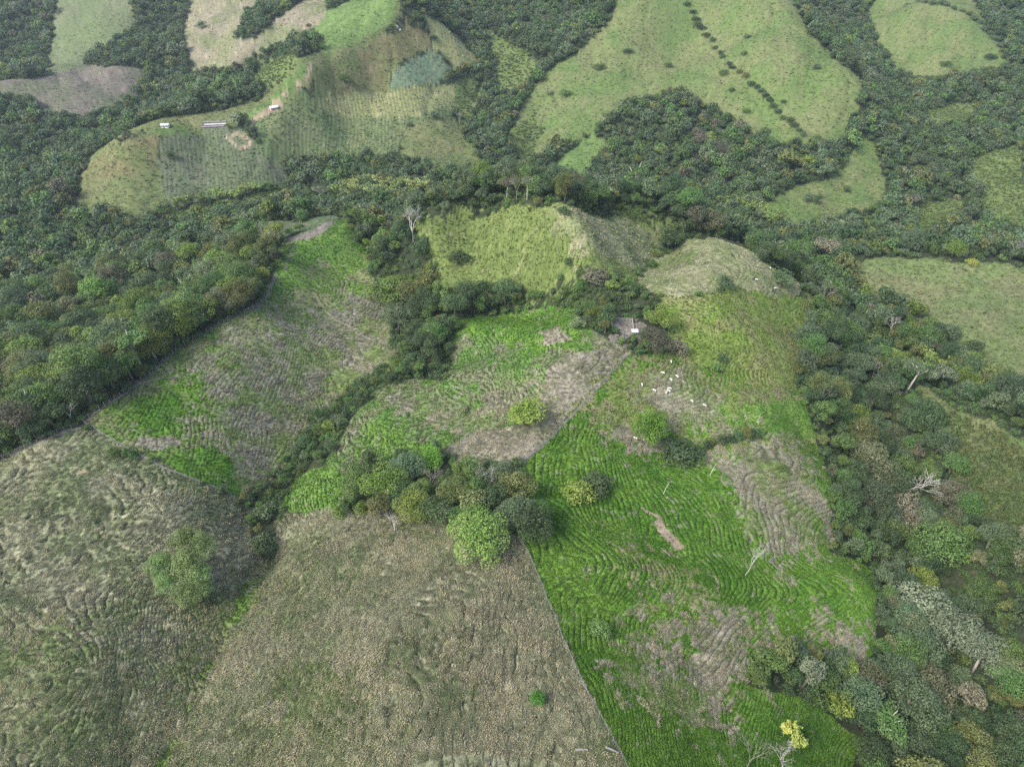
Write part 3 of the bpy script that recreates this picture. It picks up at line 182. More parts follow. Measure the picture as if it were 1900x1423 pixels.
PLANTS=[
('weeping','feather',-99.8,123.9,20.1,15.0,'feathery light green tree with pale leaning stems standing alone in the dry brown field','tree'),
('leafy','brightyellow',-66.3,325.7,25.1,15.0,'large round tree with a slim white trunk beside the wooded gully','tree'),
('bare','whitebark',-55.0,347.8,13.2,19.0,'tall silvery leafless tree with white trunk at the gully head under the olive hill','bare tree'),
('shrub','dark',-28.7,336.0,13.0,6.0,'dark round bush standing alone on the olive hill','bush'),
('leafy','bright',53.4,197.1,15.2,14.0,'bright green round tree on the slope below the grazing cows','tree'),
('shrub','dark',65.1,190.6,17.5,7.0,'wide dark green bush under the bright green tree','bush'),
('shrub','yellowgreen',22.3,158.4,12.0,6.0,'round olive bush in the lush grass, the paler half of a pair','bush'),
('shrub','dark',28.5,163.2,13.4,6.5,'dark green bush in the lush grass, behind the paler bush of the pair','bush'),
('umbrella','lime',5.7,194.1,17.9,8.0,'sprawling lime yellow tree with pale limbs above the brown ridge path','tree'),
('lean','whitebark',76.1,137.2,7.0,14.0,'leaning dead white tree alone on the bright green slope','bare tree'),
('leafy','silver',143.6,140.6,23.7,20.0,'huge pale grey green tree at the ravine edge, upper giant of three','tree'),
('leafy','silver',152.3,130.6,19.6,20.0,'huge pale grey green tree at the ravine edge, middle giant of three','tree'),
('leafy','silver',155.5,121.4,15.3,18.0,'pale grey green tree deep in the ravine, lowest giant of three','tree'),
('leafy','tan',159.0,186.7,18.8,17.0,'tan crowned tree with dry looking leaves in the ravine wood','tree'),
('leafy','tangreen',156.1,202.1,18.5,16.0,'tan and green speckled tree above the tan crowned tree in the ravine','tree'),
('bare','whitebark',172.2,203.5,15.5,17.0,'bare forked white tree reaching over the ravine beside the tan crowns','bare tree'),
('leafy','brown',182.0,194.1,13.6,14.0,'brown grey thin crowned tree next to the bare forked tree','tree'),
('leafy','mid',167.3,168.9,20.8,18.0,'big rounded mid green tree below the tan crown in the ravine','tree'),
('leafy','tangreen',132.2,111.5,17.6,16.0,'wide olive brown tree at the lower ravine edge','tree'),
('leafy','tan',145.7,109.9,9.9,15.0,'small tan tree beside the wide olive brown tree','tree'),
('leafy','mid',76.6,107.9,10.0,9.0,'green bushy tree heading the thicket that runs into the bright field','tree'),
('leafy','bluegrey',85.4,110.4,9.9,10.0,'grey green bushy tree, second along the thicket in the bright field','tree'),
('leafy','mid',93.3,107.7,11.9,11.0,'green bushy tree in the middle of the thicket','tree'),
('leafy','yellowgreen',99.4,103.1,9.9,9.0,'light green bushy tree at the low end of the thicket','tree'),
('leafy','tangreen',108.7,110.2,12.2,12.0,'tan green tree where the thicket meets the ravine wood','tree'),
('column','yellow',76.7,91.2,3.7,9.0,'short bright yellow plume of leaves at the low edge of the green field','tree'),
('column','yellow',79.6,89.0,4.6,12.0,'tall bright yellow plume of leaves at the low edge of the green field','tree'),
('bare','greybark',62.4,80.2,8.9,13.0,'grey leafless tree with a spray of twigs at the low end of the green field','bare tree'),
('bare','whitebark',72.6,81.2,8.8,13.0,'white leafless tree leaning beside the grey leafless tree','bare tree'),
('shrub','mid',24.5,108.1,6.7,4.0,'dark green bush sunk in the bright grass near the lower fence','bush'),
('shrub','bright',6.3,84.9,4.5,4.0,'small bright green bush in the straw coloured field near the lower fence','bush'),
('shrub','palegreen',-89.7,166.1,9.0,5.5,'pale green bush in the draw at the top of the dry field, upper one','bush'),
('shrub','palegreen',-85.7,150.7,9.3,5.5,'pale green bush in the draw of the dry field, lower one','bush'),
('leafy','mid',-52.8,165.9,14.1,12.0,'mid green tree at the outer end of the central clump, with knobbly crown','tree'),
('leafy','yellowgreen',-42.0,159.5,14.6,14.0,'yellow green tree with a bent white trunk in the central clump','tree'),
('leafy','bluegrey',-36.6,168.4,13.2,13.0,'grey green tree at the back of the central clump','tree'),
('leafy','bright',-27.8,172.9,10.1,10.0,'fresh green small tree at the back of the central clump beside the brown path','tree'),
('bare','greybark',-27.2,161.0,8.1,12.0,'pinkish bare tree with a fan of twigs in the middle of the central clump','bare tree'),
('leafy','yellowgreen',-31.9,148.2,12.2,11.0,'green and yellow tree below the bare tree in the central clump','tree'),
('leafy','olive',-18.6,151.8,10.6,12.0,'dull olive tree in the middle of the central clump','tree'),
('leafy','yellowgreen',-17.0,164.0,8.0,10.0,'narrow yellow green tree at the back of the central clump','tree'),
('bare','whitebark',-12.0,159.5,5.1,10.0,'white bare treetop at the back of the central clump, narrower one','bare tree'),
('bare','whitebark',-7.9,157.5,6.5,11.0,'white bare treetop at the back of the central clump, wider one','bare tree'),
('leafy','cream',0.9,154.3,12.8,12.0,'tree with cream yellow leaf tips at the bright field end of the clump','tree'),
('leafy','dark',-5.6,149.2,9.6,11.0,'dark blue green tree in the central clump','tree'),
('leafy','dark',5.9,138.0,14.5,12.0,'dark round tree at the corner where the clump meets the fence','tree'),
('leafy','bluegrey',0.9,142.2,11.4,12.0,'grey green tree before the cream tipped tree in the clump','tree'),
('leafy','brightyellow',-9.2,130.5,19.0,12.0,'large bright yellow green tree at the front of the central clump','tree'),
('leafy','cream',-11.8,146.2,9.5,12.0,'light yellow green knobbly tree above the large front tree of the clump','tree'),
('shrub','brightyellow',-58.4,156.1,6.6,5.0,'yellow green bush at the outer tip of the central clump','bush'),
('shrub','yellowgreen',-50.5,154.7,5.5,5.0,'small yellow green bush at the front of the central clump','bush'),
('bare','whitebark',-37.1,141.8,7.5,7.0,'low pale bare tree before the central clump at the dry field edge','bare tree'),
('leafy','dark',-51.1,176.8,9.4,9.0,'dark tree at the back of the central clump near the lush knob','tree'),
('leafy','mid',-29.7,155.4,9.5,11.0,'mid green tree beside the pinkish bare tree in the clump','tree'),
('leafy','olive',-43.7,151.4,8.6,9.0,'olive tree under the white trunked tree in the clump','tree'),
('leafy','dark',-21.6,145.2,9.5,9.0,'dark green low tree at the front of the clump, next to the large front tree','tree'),
('leafy','brown',61.7,242.7,15.4,9.0,'brown grey twiggy tree overhanging the corral','tree'),
('shrub','brown',72.3,244.6,10.9,5.0,'brown thorny bush beside the corral tree','bush'),
('shrub','palegreen',28.7,250.0,7.5,6.0,'pale green bush at the lush grass edge beside the corral','bush'),
('shrub','brown',40.9,288.6,14.5,7.0,'brown grey bush on the wooded knob above the corral','bush'),
('shrub','dark',93.7,246.0,5.3,4.0,'small dark bush on the olive slope below the tan hill','bush'),
('shrub','mid',103.8,185.9,4.5,3.0,'small green bush in the brown patch at the ravine side','bush'),
('shrub','palegreen',-19.7,211.5,5.7,4.0,'small pale green bush in the grey hollow near the lime tree','bush'),
('shrub','dark',26.2,324.7,7.6,5.0,'dark bush on the skyline of the olive hill','bush'),
('shrub','mid',72.9,380.9,10.2,6.0,'mid green bush on the far edge of the olive hill','bush'),
('shrub','dark',28.0,302.8,5.9,4.0,'small dark bush on the crest of the olive hill','bush'),
('shrub','dark',141.7,316.1,17.0,5.0,'dark green thicket bush near the cliff edge of the tan hill','bush'),
('leafy','tan',227.4,439.8,24.7,15.0,'large tan tree with fluffy crown in the valley behind the tan hill','tree'),
('leafy','yellowgreen',283.1,396.1,14.5,13.0,'pale yellow green tree behind the scrubby hill','tree'),
('shrub','yellow',288.1,383.2,8.1,4.0,'bright yellow flowering bush on the crest of the scrubby hill','bush'),
('umbrella','silver',180.0,432.6,11.3,11.0,'flat topped silvery tree with thin white trunk behind the tan hill','tree'),
('umbrella','brown',200.5,437.0,15.4,12.0,'flat topped brown green tree with forked white trunk behind the tan hill','tree'),
('bare','whitebark',222.8,335.1,12.1,14.0,'white bare spreading tree in the ravine below the scrubby hill','bare tree'),
('bare','whitebark',191.1,287.1,8.6,13.0,'white bare tree deeper in the ravine, below the spreading bare tree','bare tree'),
('umbrella','pinkbrown',333.0,541.3,18.9,12.0,'pinkish brown spreading tree beside the far pasture patch','tree'),
('leafy','pinkbrown',182.8,665.7,23.0,12.0,'reddish brown tree in the dark wood, upper of three','tree'),
('leafy','pinkbrown',195.4,637.9,20.3,12.0,'reddish brown tree in the dark wood, nearest the pasture of three','tree'),
('leafy','pinkbrown',172.0,633.0,22.3,12.0,'reddish brown tree in the dark wood, lowest of three','tree'),
('umbrella','silver',8.1,350.0,9.9,12.0,'pale grey spreading tree behind the olive hill crest','tree'),
('umbrella','brown',-3.0,363.7,11.4,12.0,'brown spreading tree behind the olive hill crest','tree'),
('umbrella','silver',-163.5,558.9,17.6,13.0,'pale spreading tree at the valley edge above the grassy ridge end','tree'),
('leafy','tangreen',118.5,385.9,20.4,15.0,'olive brown tree behind the tan hill at the valley side','tree'),
('palm','palm',54.9,384.9,8.3,11.0,'palm tree standing behind the olive hill crest','palm'),
('palm','palm',259.3,500.9,15.4,9.0,'low palm tree at the foot of the far pasture patch','palm'),
('leafy','orange',-214.6,255.3,5.0,13.0,'orange leaved tree in the wood beside the dry field','tree'),
('bare','greybark',-256.0,382.2,22.7,13.0,'wide grey leafless tree deep in the wood behind the grassy ridge','bare tree'),
('bare','whitebark',-163.0,190.8,8.0,8.0,'white bare tangled tree at the fence corner of the dry field','bare tree'),
('leafy','mid',-167.1,722.6,14.0,10.0,'round dark tree alone on the brown hilltop pasture','tree'),
('leafy','dark',-296.9,588.2,8.5,9.0,'small dark tree on the crop slope below the white roofed house','tree'),
('leafy','dark',256.1,546.3,9.1,9.0,'dark tree on the far pasture patch, of a close pair','tree'),
('leafy','bluegrey',249.8,549.9,9.1,9.0,'grey tree on the far pasture patch, of a close pair','tree'),
('leafy','mid',289.7,568.7,8.4,7.0,'small round tree alone in the middle of the far pasture patch','tree'),
('leafy','dark',-389.1,950.0,13.5,8.0,'dark round tree alone on the tan hillside','tree'),
('shrub','mid',173.2,811.9,10.8,5.0,'bush on the big pasture hill near the hedge top','bush'),
('shrub','dark',129.0,825.9,13.2,5.0,'dark bush on the big pasture hill beside the wooded gully','bush'),
('shrub','mid',96.1,806.8,16.6,6.0,'wide bush on the big pasture hill below the dark bush','bush'),
('bare','greybark',114.1,804.7,9.5,8.0,'thin grey bare tree on the big pasture hill','bare tree'),
('shrub','silver',40.4,777.5,10.5,6.0,'silver bush on the pasture slope beside the gully wood','bush'),
('shrub','mid',58.1,772.1,17.4,6.0,'green bush next to the silver bush on the pasture slope','bush'),
('bare','greybark',70.2,735.9,7.9,9.0,'slim bare tree at the edge of the wooded spur','bare tree'),
('shrub','mid',251.2,805.7,7.5,4.0,'small bush high on the big pasture hill past the hedge','bush'),
('shrub','bluegrey',252.8,801.4,6.9,4.0,'grey bush high on the big pasture hill','bush'),
('shrub','mid',218.9,755.5,12.3,5.0,'bush just below the hedge on the big pasture hill','bush'),
('shrub','mid',241.3,769.9,9.0,4.0,'small bush above the hedge on the big pasture hill','bush'),
('shrub','mid',222.9,729.2,7.6,4.0,'small bush under the hedge bend on the big pasture hill','bush'),
('shrub','mid',232.2,698.5,9.6,5.0,'low bush near the foot of the big pasture hill','bush'),
('shrub','bluegrey',302.8,727.9,9.6,5.0,'grey green bush on the steep side of the big pasture hill','bush'),
('shrub','mid',264.9,693.5,6.3,4.0,'small bush beside the hedge foot','bush'),
('shrub','mid',282.6,638.2,8.0,5.0,'grey bush at the foot of the big pasture hill near the wood','bush'),
('shrub','dark',551.7,852.0,15.0,6.0,'dark bush on the pasture beside the upper hedge','bush'),
('shrub','mid',499.0,843.3,14.9,6.0,'low spreading bush on the pasture across the wooded ravine','bush'),
('leafy','dark',-102.7,827.2,17.6,9.0,'dark tree on the brown hilltop beside the crop rows','tree'),
('shrub','dark',-85.9,823.4,10.7,5.0,'dark bush at the corner of the crop rows','bush'),
('shrub','dark',-102.1,694.9,8.6,4.0,'dark bush at the corner of the maize','bush'),
('bare','whitebark',-55.1,728.0,7.9,12.0,'slim white trunked tree at the edge of the far gully','bare tree'),
('bare','whitebark',-40.4,754.7,8.1,12.0,'slim white tree standing in the far gully','bare tree'),
('bare','whitebark',-56.9,612.3,8.9,13.0,'pale leaning bare tree at the valley foot','bare tree'),
('bare','whitebark',-92.5,417.6,7.1,11.0,'thin white bare tree in the wood beside the lush ridge top','bare tree'),
('shrub','dark',-55.4,157.6,7.4,6.0,'dark bush among the front trees of the central clump, outermost','bush'),
('leafy','dark',-38.0,155.7,11.3,10.0,'dark green tree behind the low pale bare tree of the clump','tree'),
('leafy','bluegrey',-3.6,160.5,10.5,10.0,'grey green tree between the white bare treetops and the cream tipped tree','tree'),
('leafy','mid',-14.5,142.1,10.6,10.0,'mid green tree filling the front of the clump behind the large front tree','tree'),
('leafy','dark',-26.1,146.9,10.4,9.0,'dark green tree in the front row of the clump','tree'),
('leafy','mid',8.6,144.1,10.3,9.0,'mid green outermost tree of the clump over the lush grass','tree')]
RUNS=[
('shrub','dark',[(200.1,882.9,10.6,4.4),(206.1,874.9,10,3.9),(209.3,867.6,11.2,4.3),(211,862,12.5,5.6),(215.6,857.3,11.3,3.9),(218.9,847.8,12.3,3.9),(223.5,834.3,8.8,5.8),(225.2,822.5,11.2,3.8),(226,802.9,8.4,4.5),(223.8,785.6,8,5.3),(226.9,766.7,8.3,4.5),(228.7,759.4,9.5,4.3),(233.4,750.1,7.5,5.7),(238.3,741.5,8.9,5.9),(242.6,730.9,10.4,5.3),(245.7,722.8,7.9,5.2),(248.9,714.8,9.7,4.6),(250.9,707,8.5,5.5),(253.4,699.7,9.5,5.9),(255.5,693.1,10.3,4.1),(258.7,685.1,8.4,5),(261.3,676.1,8,4.7),(265.5,668.6,9.3,5.9),(267.8,661,10.8,4.2),(268.7,648.7,8.2,3.9),(269,638.3,6.9,4.9)],'hedge on the big pasture hill','its top'),
('shrub','bluegrey',[(506.5,984.2,12,4),(505.5,960.8,11.1,3.9),(509.4,953.5,10.4,5.8),(515.8,946.3,11,5.3),(526.2,945.3,12.9,4.6),(530.4,940.6,11.2,5.3),(537.1,933.9,8.6,4.1),(545,928.2,8.6,4.2),(550.7,922.3,10.2,4.6),(554.5,914.4,12.6,5.9),(560.9,910.4,10.1,5.6),(561.3,897.8,10.9,5.4),(565.8,891.3,10.8,3.9),(568.3,881.8,10.7,5.6),(570.2,870.6,10.7,5.1),(571,861.7,11,4.9),(571.2,849.3,10.9,5.3),(574.7,839,11.8,5.9)],'hedge round the upper pasture','its top'),
('bamboo','bamboo',[(-153.3,586.4,9.3,10),(-146.9,578.5,12.3,10.7),(-143.4,572.5,8.8,13.7),(-138.3,578.8,10.2,11.4),(-135.9,578.1,8.9,14),(-130.8,584.6,9.6,10.3),(-127.9,587.1,8.8,9.8),(-119,581.7,10,13.3),(-118.3,577.9,9.1,13.3),(-110.1,573.6,12.2,12.1),(-108.3,576.7,11.1,12.7),(-97.4,572,12,12.6),(-98.5,565,9.6,14.9),(-93.8,578.1,9.7,10.1),(-91.2,572.1,8.1,12.9),(-84.1,565,8.5,15.1),(-81.1,560.2,9.7,14.4),(-78.2,570.3,12.5,13.8),(-73.3,567.2,9,15),(-69.7,563,10.4,10.8),(-63.6,555.3,11.2,10.9),(-58.9,560.5,9.6,13.7),(-37.7,368.6,6.5,10.1)],'pale bamboo grove in the valley','the side valley'),
('bamboo','bamboo',[(-145.7,564.8,10.3,13),(-139.4,560.9,11.8,11.3),(-133.8,565.4,10.3,15.4),(-128.7,565,10.1,12.5),(-123.2,561.7,10.3,11.2),(-120.7,558.3,9.6,14.3),(-113.7,561.8,8.7,13.6),(-110.5,559,7.8,10.2),(-105.4,559.1,11.9,11.2),(-96.3,550.3,7.8,10.1),(-92.2,543.5,7.5,15.2),(-85.2,546.3,10.4,10.9)],'front row of pale bamboo','the side valley'),
('bamboo','bamboogreen',[(205.9,327.8,9.8,12.1),(212.9,327.1,11.8,12.2),(214.1,317.2,10,11.6),(215.8,313.4,8.3,11.8),(216.8,310.6,7.7,10.4),(218.2,303.2,7.8,12.8),(223.7,299.8,8.2,12.1),(225.1,295.6,9.7,11.8),(228,297.7,7,10.1),(227.4,291.5,7.6,9.4),(230.5,288.2,6.6,10.6),(232.7,282.9,9.7,14.2),(234.8,278.9,6.6,10.9),(235,273.7,9.3,13),(236.6,268.7,7.1,13.9),(238.2,265.3,6.9,12.6),(238.6,261.3,6.1,10)],'draw under the scrubby hill','the ravine end'),
('bamboo','bamboogreen',[(231.8,312.5,10.4,12),(230,303.1,9.6,12.1),(233,297.8,7.2,10.9),(236.1,295.8,7.3,12.8),(237.2,292.7,10.5,9.5),(238.7,287.7,8.2,10.2),(243.9,283.1,7.3,9.9),(244.1,281.1,10.2,13.6),(246,274.4,9.4,11.1)],'back row under the scrubby hill','the ravine end'),
('bamboo','bamboogreen',[(-274.3,528.7,8.2,12.6),(-269.9,535.3,11.1,12.1),(-267.4,541.6,8.2,10.2),(-259.8,545.5,9.7,13),(-255,546.9,9.5,11.9),(-248.1,551.8,12.9,13.2),(-239.1,549.6,11.1,9.6),(-231.9,548.4,12.2,11.5),(-225.4,551.2,8.2,10.1),(-222.2,555.9,12.8,11.9),(-216.2,562.5,11.8,9.5),(-212.1,569.7,8.8,9.2)],'foot of the crop spur','the side valley end'),
('bamboo','bamboogreen',[(211.8,520.2,13.7,10.7),(215.3,515.3,11.6,14.2),(214.9,517.6,13.5,11.8),(213.3,521.5,14.1,12.1),(209.9,529.4,10.7,10.6),(208.5,536.8,10.2,12.2),(204.9,540.9,10.3,13.9),(200.7,544.1,11.7,10.8),(196.8,549,10.7,15.2),(190.3,551.6,11.3,12.8),(183.4,552.5,13.2,9.9),(181.1,553.5,11.8,12.4),(178,558.2,11.8,10.3),(183,564.3,11.4,10.3)],'foot of the far pasture patch','the patch corner'),
('bamboo','bamboo',[(-419.8,835.1,15.4,11.3),(-415.4,833.7,10.4,11.6),(-408,833.9,10.3,9.1),(-395.7,824.4,12.5,9.6)],'lime green group in the hidden valley','the lower end'),
('shrub','mid',[(-91.1,176.4,5.7,4.9),(-90.7,182.3,5,5),(-89.6,185.6,5.5,3.5),(-88.3,188.2,5.3,3.9),(-87.8,193.2,4.7,4.4),(-86.8,196.1,5.6,3.8),(-87.1,200.8,6.4,5),(-86,207.6,6.3,3.4),(-84.1,210,6.2,3.9),(-83.7,215.5,4.5,3.4),(-82.1,222.1,4.6,5.1),(-83.4,229.4,6.2,3.8),(-81.5,232.4,5.8,3.6),(-79.2,236.7,6.5,4.3),(-76.6,240.9,5.6,3.4),(-73.9,244.1,4.6,4.3),(-70.8,243,4.7,4.4),(-68.1,247,5.5,3.7),(-63.7,246,5.1,5.4),(-59.8,242.2,5.9,5)],'gully between the grassy spurs','the dry field end'),
('shrub','dark',[(-85.8,199.4,5.4,6.9),(-88.2,203.7,5.1,5.3),(-85.8,207.6,6.1,6),(-84.6,213.1,8.2,6.1),(-85.2,215.7,8.6,5.4),(-82,219.5,5.8,5.6),(-80.2,226.2,5.7,4.9),(-79.5,230.1,7.1,6),(-79.2,235.4,7.7,5.4),(-78.6,238.6,6.8,5.7),(-75.6,241.2,5.7,4.7),(-74.3,243.7,8.3,6.1),(-71,245.4,6.9,6.1),(-65.4,243,5.7,4.6),(-64.2,246.1,6.1,6.7)],'gully bottom between the spurs','the dry field end'),
('shrub','mid',[(77.9,340.1,7.3,3.9),(82.7,353.4,8.3,3.5),(87.2,367.4,7.3,3.9),(89.8,374.4,5.7,4.8),(92.2,376.9,7.3,3.4),(96.2,381.2,5.4,3)],'draw across the olive hill','its foot'),
('shrub','dark',[(72.4,193.7,6.1,3.8),(76.8,196,4.6,3.9),(79,197.6,4.1,3),(83.1,198.4,5.6,3.8),(86.7,199.1,4.9,3.2),(89.9,200.6,5.2,3.7),(93.6,202.3,6,4.7),(96.5,202.5,6.3,3.7),(99.5,204,5.1,3.1)],'grassy draw below the cows','the dark bush'),
('shrub','mid',[(-142.5,176.8,4.8,4.4),(-138.8,177.8,3.8,4.3),(-136.3,178.1,4.7,4.1)],'fence line of the dry field','the corner')]
COWS=[
(68.2,236.1,90,'w','white cow grazing highest, closest under the corral tree'),
(63.2,227.8,150,'w','white cow standing alone, second below the highest cow'),
(69.3,227.5,120,'w','white cow of two grazing side by side, the one farther from the corral'),
(66.2,224.8,115,'w','white cow of two grazing side by side, the one closer to the corral'),
(53.1,219.3,95,'w','white cow grazing apart at the lush grass edge of the herd'),
(58.1,217.9,140,'w','large white cow next to the tan calf'),
(60.2,219.1,10,'t','small tan calf lying in the herd'),
(64.9,220.1,165,'w','white cow at the top of the tight group of three'),
(64.4,218.9,130,'w','white cow in the middle of the tight group of three'),
(63.3,217.9,60,'w','white cow at the bottom of the tight group of three'),
(73.5,215.1,120,'w','white cow apart below the herd in brown grass'),
(78.7,214.0,140,'c','cream cow lowest of the herd near the bright grass lobe'),
(48.0,195.9,140,'w','white cow standing in dead brush beside the bright green tree'),
(134.2,304.1,20,'w','white cow lying on the bare patch of the tan hill'),
(122.3,301.2,170,'w','white cow by the grey brush on the tan hill'),
(120.8,301.0,20,'b','black cow by the grey brush on the tan hill'),
(138.1,325.3,90,'w','white cow on the cliff edge of the tan hill'),
(281.5,666.3,20,'w','white cow on the worn foot of the far pasture hill'),
(293.5,673.8,60,'w','white cow grazing above another on the far pasture hill'),
(288.5,656.2,10,'b','dark cow on the worn foot of the far pasture hill')]
FENCES=[
('lower_fence',3.2,1.5,[(2,137),(5.7,129.4),(8.3,120.9),(12,110),(15.8,98),(18.6,89.5),(21.7,82.9),(24.9,77.1),(27.9,71.1)],'grey post and wire fence between the straw field and the lush field'),
('woodland_fence',2.2,1.9,[(-181.3,169.6),(-175.8,173.4),(-170.4,177.7),(-165.2,182.7),(-158.6,188.8)],'close set rough post fence between the dry field and the wood'),
('woodland_fence',2.4,1.9,[(-158.4,190.4),(-153.2,204.3),(-148.7,220.1),(-144.5,244.4),(-134.7,260.6),(-121.6,281.1),(-122.8,314.7)],'long rough post fence along the wood and the green ridge slope'),
('cross_fence',4.5,1.4,[(-158,189.5),(-146.4,183.8),(-138.7,180.3),(-125.7,174.6),(-112.5,171.8),(-100.7,171.4)],'wire fence dividing the dry field from the green ridge slope'),
('ridge_fence',4,1.4,[(48.9,234.5),(39.4,220.6),(32.1,211.2),(20.5,195.9),(10.1,179.7),(3,171.3)],'wire fence along the brown ridge path beside the lush field'),
('ridge_top_fence',3,1.6,[(-125.1,358.9),(-124.8,348.1),(-120.4,325.2),(-119.7,319.2)],'short dark fence running up the lush ridge top')]
SPOTS={'corral':[(48.9,253.2)], 'house_white':[(-308.3,619.1)], 'house_turq':[(-224.7,666.8)], 'shed_a':[(-284.3,635.9)], 'shed_b':[(-259.7,640.5)], 'roof_far':[(147.5,577.7)], 'boulder':[(-123.3,808.5)], 'log_a':[(15,73.7),(17.9,74.1)], 'log_b':[(22.5,75.3),(25.7,74.7)], 'stake_a':[(53.6,166.4),(57.5,175.7)], 'stake_b':[(74.3,180.5),(78,188.8)], 'road_a':[(-132.5,363.1),(-125.4,364)]}
LANDMARKS={'the silver giants':(152.4,134.8), 'the tan crown':(159.0,186.7), 'the forked bare tree':(177.0,205.2), 'the field thicket':(90.4,108.0), 'the orange tree':(-214.6,255.3), 'the wide leafless tree':(-256.0,382.2), 'the dry field fence corner':(-158.6,188.8), 'the lush ridge top':(-111.2,372.0), 'the slim white trunked tree':(-66.4,326.9), 'the tall silvery bare tree':(-55.0,347.8), 'the corral':(49.9,251.8), 'the tan hill':(111.8,371.1), 'the tan hill cliff':(161.2,322.0), 'the lush lobe':(131.2,220.5), 'the brown patch edge':(122.9,177.0), 'the bamboo draw':(227.5,298.6), 'the scrubby ridge':(206.3,228.9), 'the spreading bare tree':(222.8,335.1), 'the foot of the crop spur':(-282.9,517.7), 'the olive hill crest':(14.2,340.7), 'the low end of the post fence':(-177.6,171.4), 'the high end of the post fence':(-122.8,314.7), 'the central clump':(-26.4,149.6), 'the lush knob':(-75.2,173.2), 'the bend of the post fence':(-143.9,243.0), 'the olive tan tree':(132.2,111.5), 'the yellow plumes':(78.7,90.0), 'the pale valley bamboo':(-102.0,561.6), 'the far pasture patch':(264.7,533.7), 'the bright far strip':(54.0,598.9), 'the scrubby hill crest':(253.8,414.8)}

# ------------------------------------------------------------------ noise
def hash2(i, j, seed):
    h = (i.astype(np.int64) * 374761393 + j.astype(np.int64) * 668265263 + seed * 1442695041) & 0xFFFFFFFF
    h = ((h ^ (h >> 13)) * 1274126177) & 0xFFFFFFFF
    h = h ^ (h >> 16)
    return (h & 0xFFFFFF).astype(np.float32) / 16777216.0

def vnoise(x, y, scale, seed=0):
    """smooth value noise, -1..1"""
    u, v = x / scale, y / scale
    i, j = np.floor(u), np.floor(v)
    a, b = (u - i).astype(np.float32), (v - j).astype(np.float32)
    a = a * a * (3 - 2 * a); b = b * b * (3 - 2 * b)
    i = i.astype(np.int64); j = j.astype(np.int64)
    n00, n10, n01, n11 = hash2(i, j, seed), hash2(i + 1, j, seed), hash2(i, j + 1, seed), hash2(i + 1, j + 1, seed)
    return ((n00 * (1 - a) + n10 * a) * (1 - b) + (n01 * (1 - a) + n11 * a) * b) * 2 - 1

def fbm(x, y, scale, octaves, seed=0, gain=0.5):
    out, amp, tot = 0, 1.0, 0.0
    for k in range(octaves):
        c, s = math.cos(0.7 * k + 0.3), math.sin(0.7 * k + 0.3)
        out = out + amp * vnoise(c * x - s * y, s * x + c * y, scale, seed + 17 * k)
        tot += amp; amp *= gain; scale *= 0.5
    return out / tot

# ------------------------------------------------------------------ terrain height
CTRL = np.array(CONTROL, float)
_n = len(CTRL)
_X = CTRL[:, :2]
_K = -np.sqrt(((_X[:, None] - _X[None]) ** 2).sum(-1) + 144.0)
_A = np.zeros((_n + 3, _n + 3))
_A[:_n, :_n] = _K - np.eye(_n) * 0.6
_A[:_n, _n] = 1; _A[:_n, _n + 1:] = _X / 1000; _A[_n, :_n] = 1; _A[_n + 1:, :_n] = _X.T / 1000
_W = np.linalg.solve(_A, np.concatenate([CTRL[:, 2], [0, 0, 0]]))

def crease_field(x, y):
    out = np.zeros_like(x)
    for amp, wid, line in CREASES:
        ln = np.array(line, float)
        m = (x > ln[:, 0].min() - 3 * wid) & (x < ln[:, 0].max() + 3 * wid) & (y > ln[:, 1].min() - 3 * wid) & (y < ln[:, 1].max() + 3 * wid)
        px, py = x[m], y[m]
        d = np.full(px.shape, 1e9)
        for (ax, ay), (bx, by) in zip(ln[:-1], ln[1:]):
            dx, dy = bx - ax, by - ay
            t = np.clip(((px - ax) * dx + (py - ay) * dy) / (dx * dx + dy * dy + 1e-9), 0, 1)
            d = np.minimum(d, np.hypot(px - ax - t * dx, py - ay - t * dy))
        out[m] += amp * np.exp(-np.maximum(np.sqrt((d / wid) ** 2 + .06) - .2449, 0) ** 1.4)
    return out

GX0, GY0, GS, GNX, GNY = -1300.0, -100.0, 4.0, 651, 426
_gx, _gy = np.meshgrid(GX0 + GS * np.arange(GNX), GY0 + GS * np.arange(GNY))
_flat = np.stack([_gx.ravel(), _gy.ravel()], 1)
GRID = np.empty(len(_flat))
for _i in range(0, len(_flat), 20000):
    q = _flat[_i:_i + 20000]
    GRID[_i:_i + 20000] = -np.sqrt((q[:, 0:1] - CTRL[None, :, 0]) ** 2 + (q[:, 1:2] - CTRL[None, :, 1]) ** 2 + 144.0) @ _W[:_n] + _W[_n] + q @ _W[_n + 1:] / 1000
GRID = GRID.reshape(GNY, GNX) + crease_field(_gx, _gy)

def base_h(x, y):
    """cubic b-spline of the height grid"""
    fx = np.clip((x - GX0) / GS, 1, GNX - 3.001); fy = np.clip((y - GY0) / GS, 1, GNY - 3.001)
    i = fx.astype(int); j = fy.astype(int); a = fx - i; b = fy - j
    def w(t): return [(1 - t) ** 3 / 6, (3 * t ** 3 - 6 * t ** 2 + 4) / 6, (-3 * t ** 3 + 3 * t ** 2 + 3 * t + 1) / 6, t ** 3 / 6]
    wa, wb = w(a), w(b)
    out = 0
    for m in range(4):
        row = 0
        for k in range(4):
            row = row + GRID[j + m - 1, i + k - 1] * wa[k]
        out = out + row * wb[m]
    return out

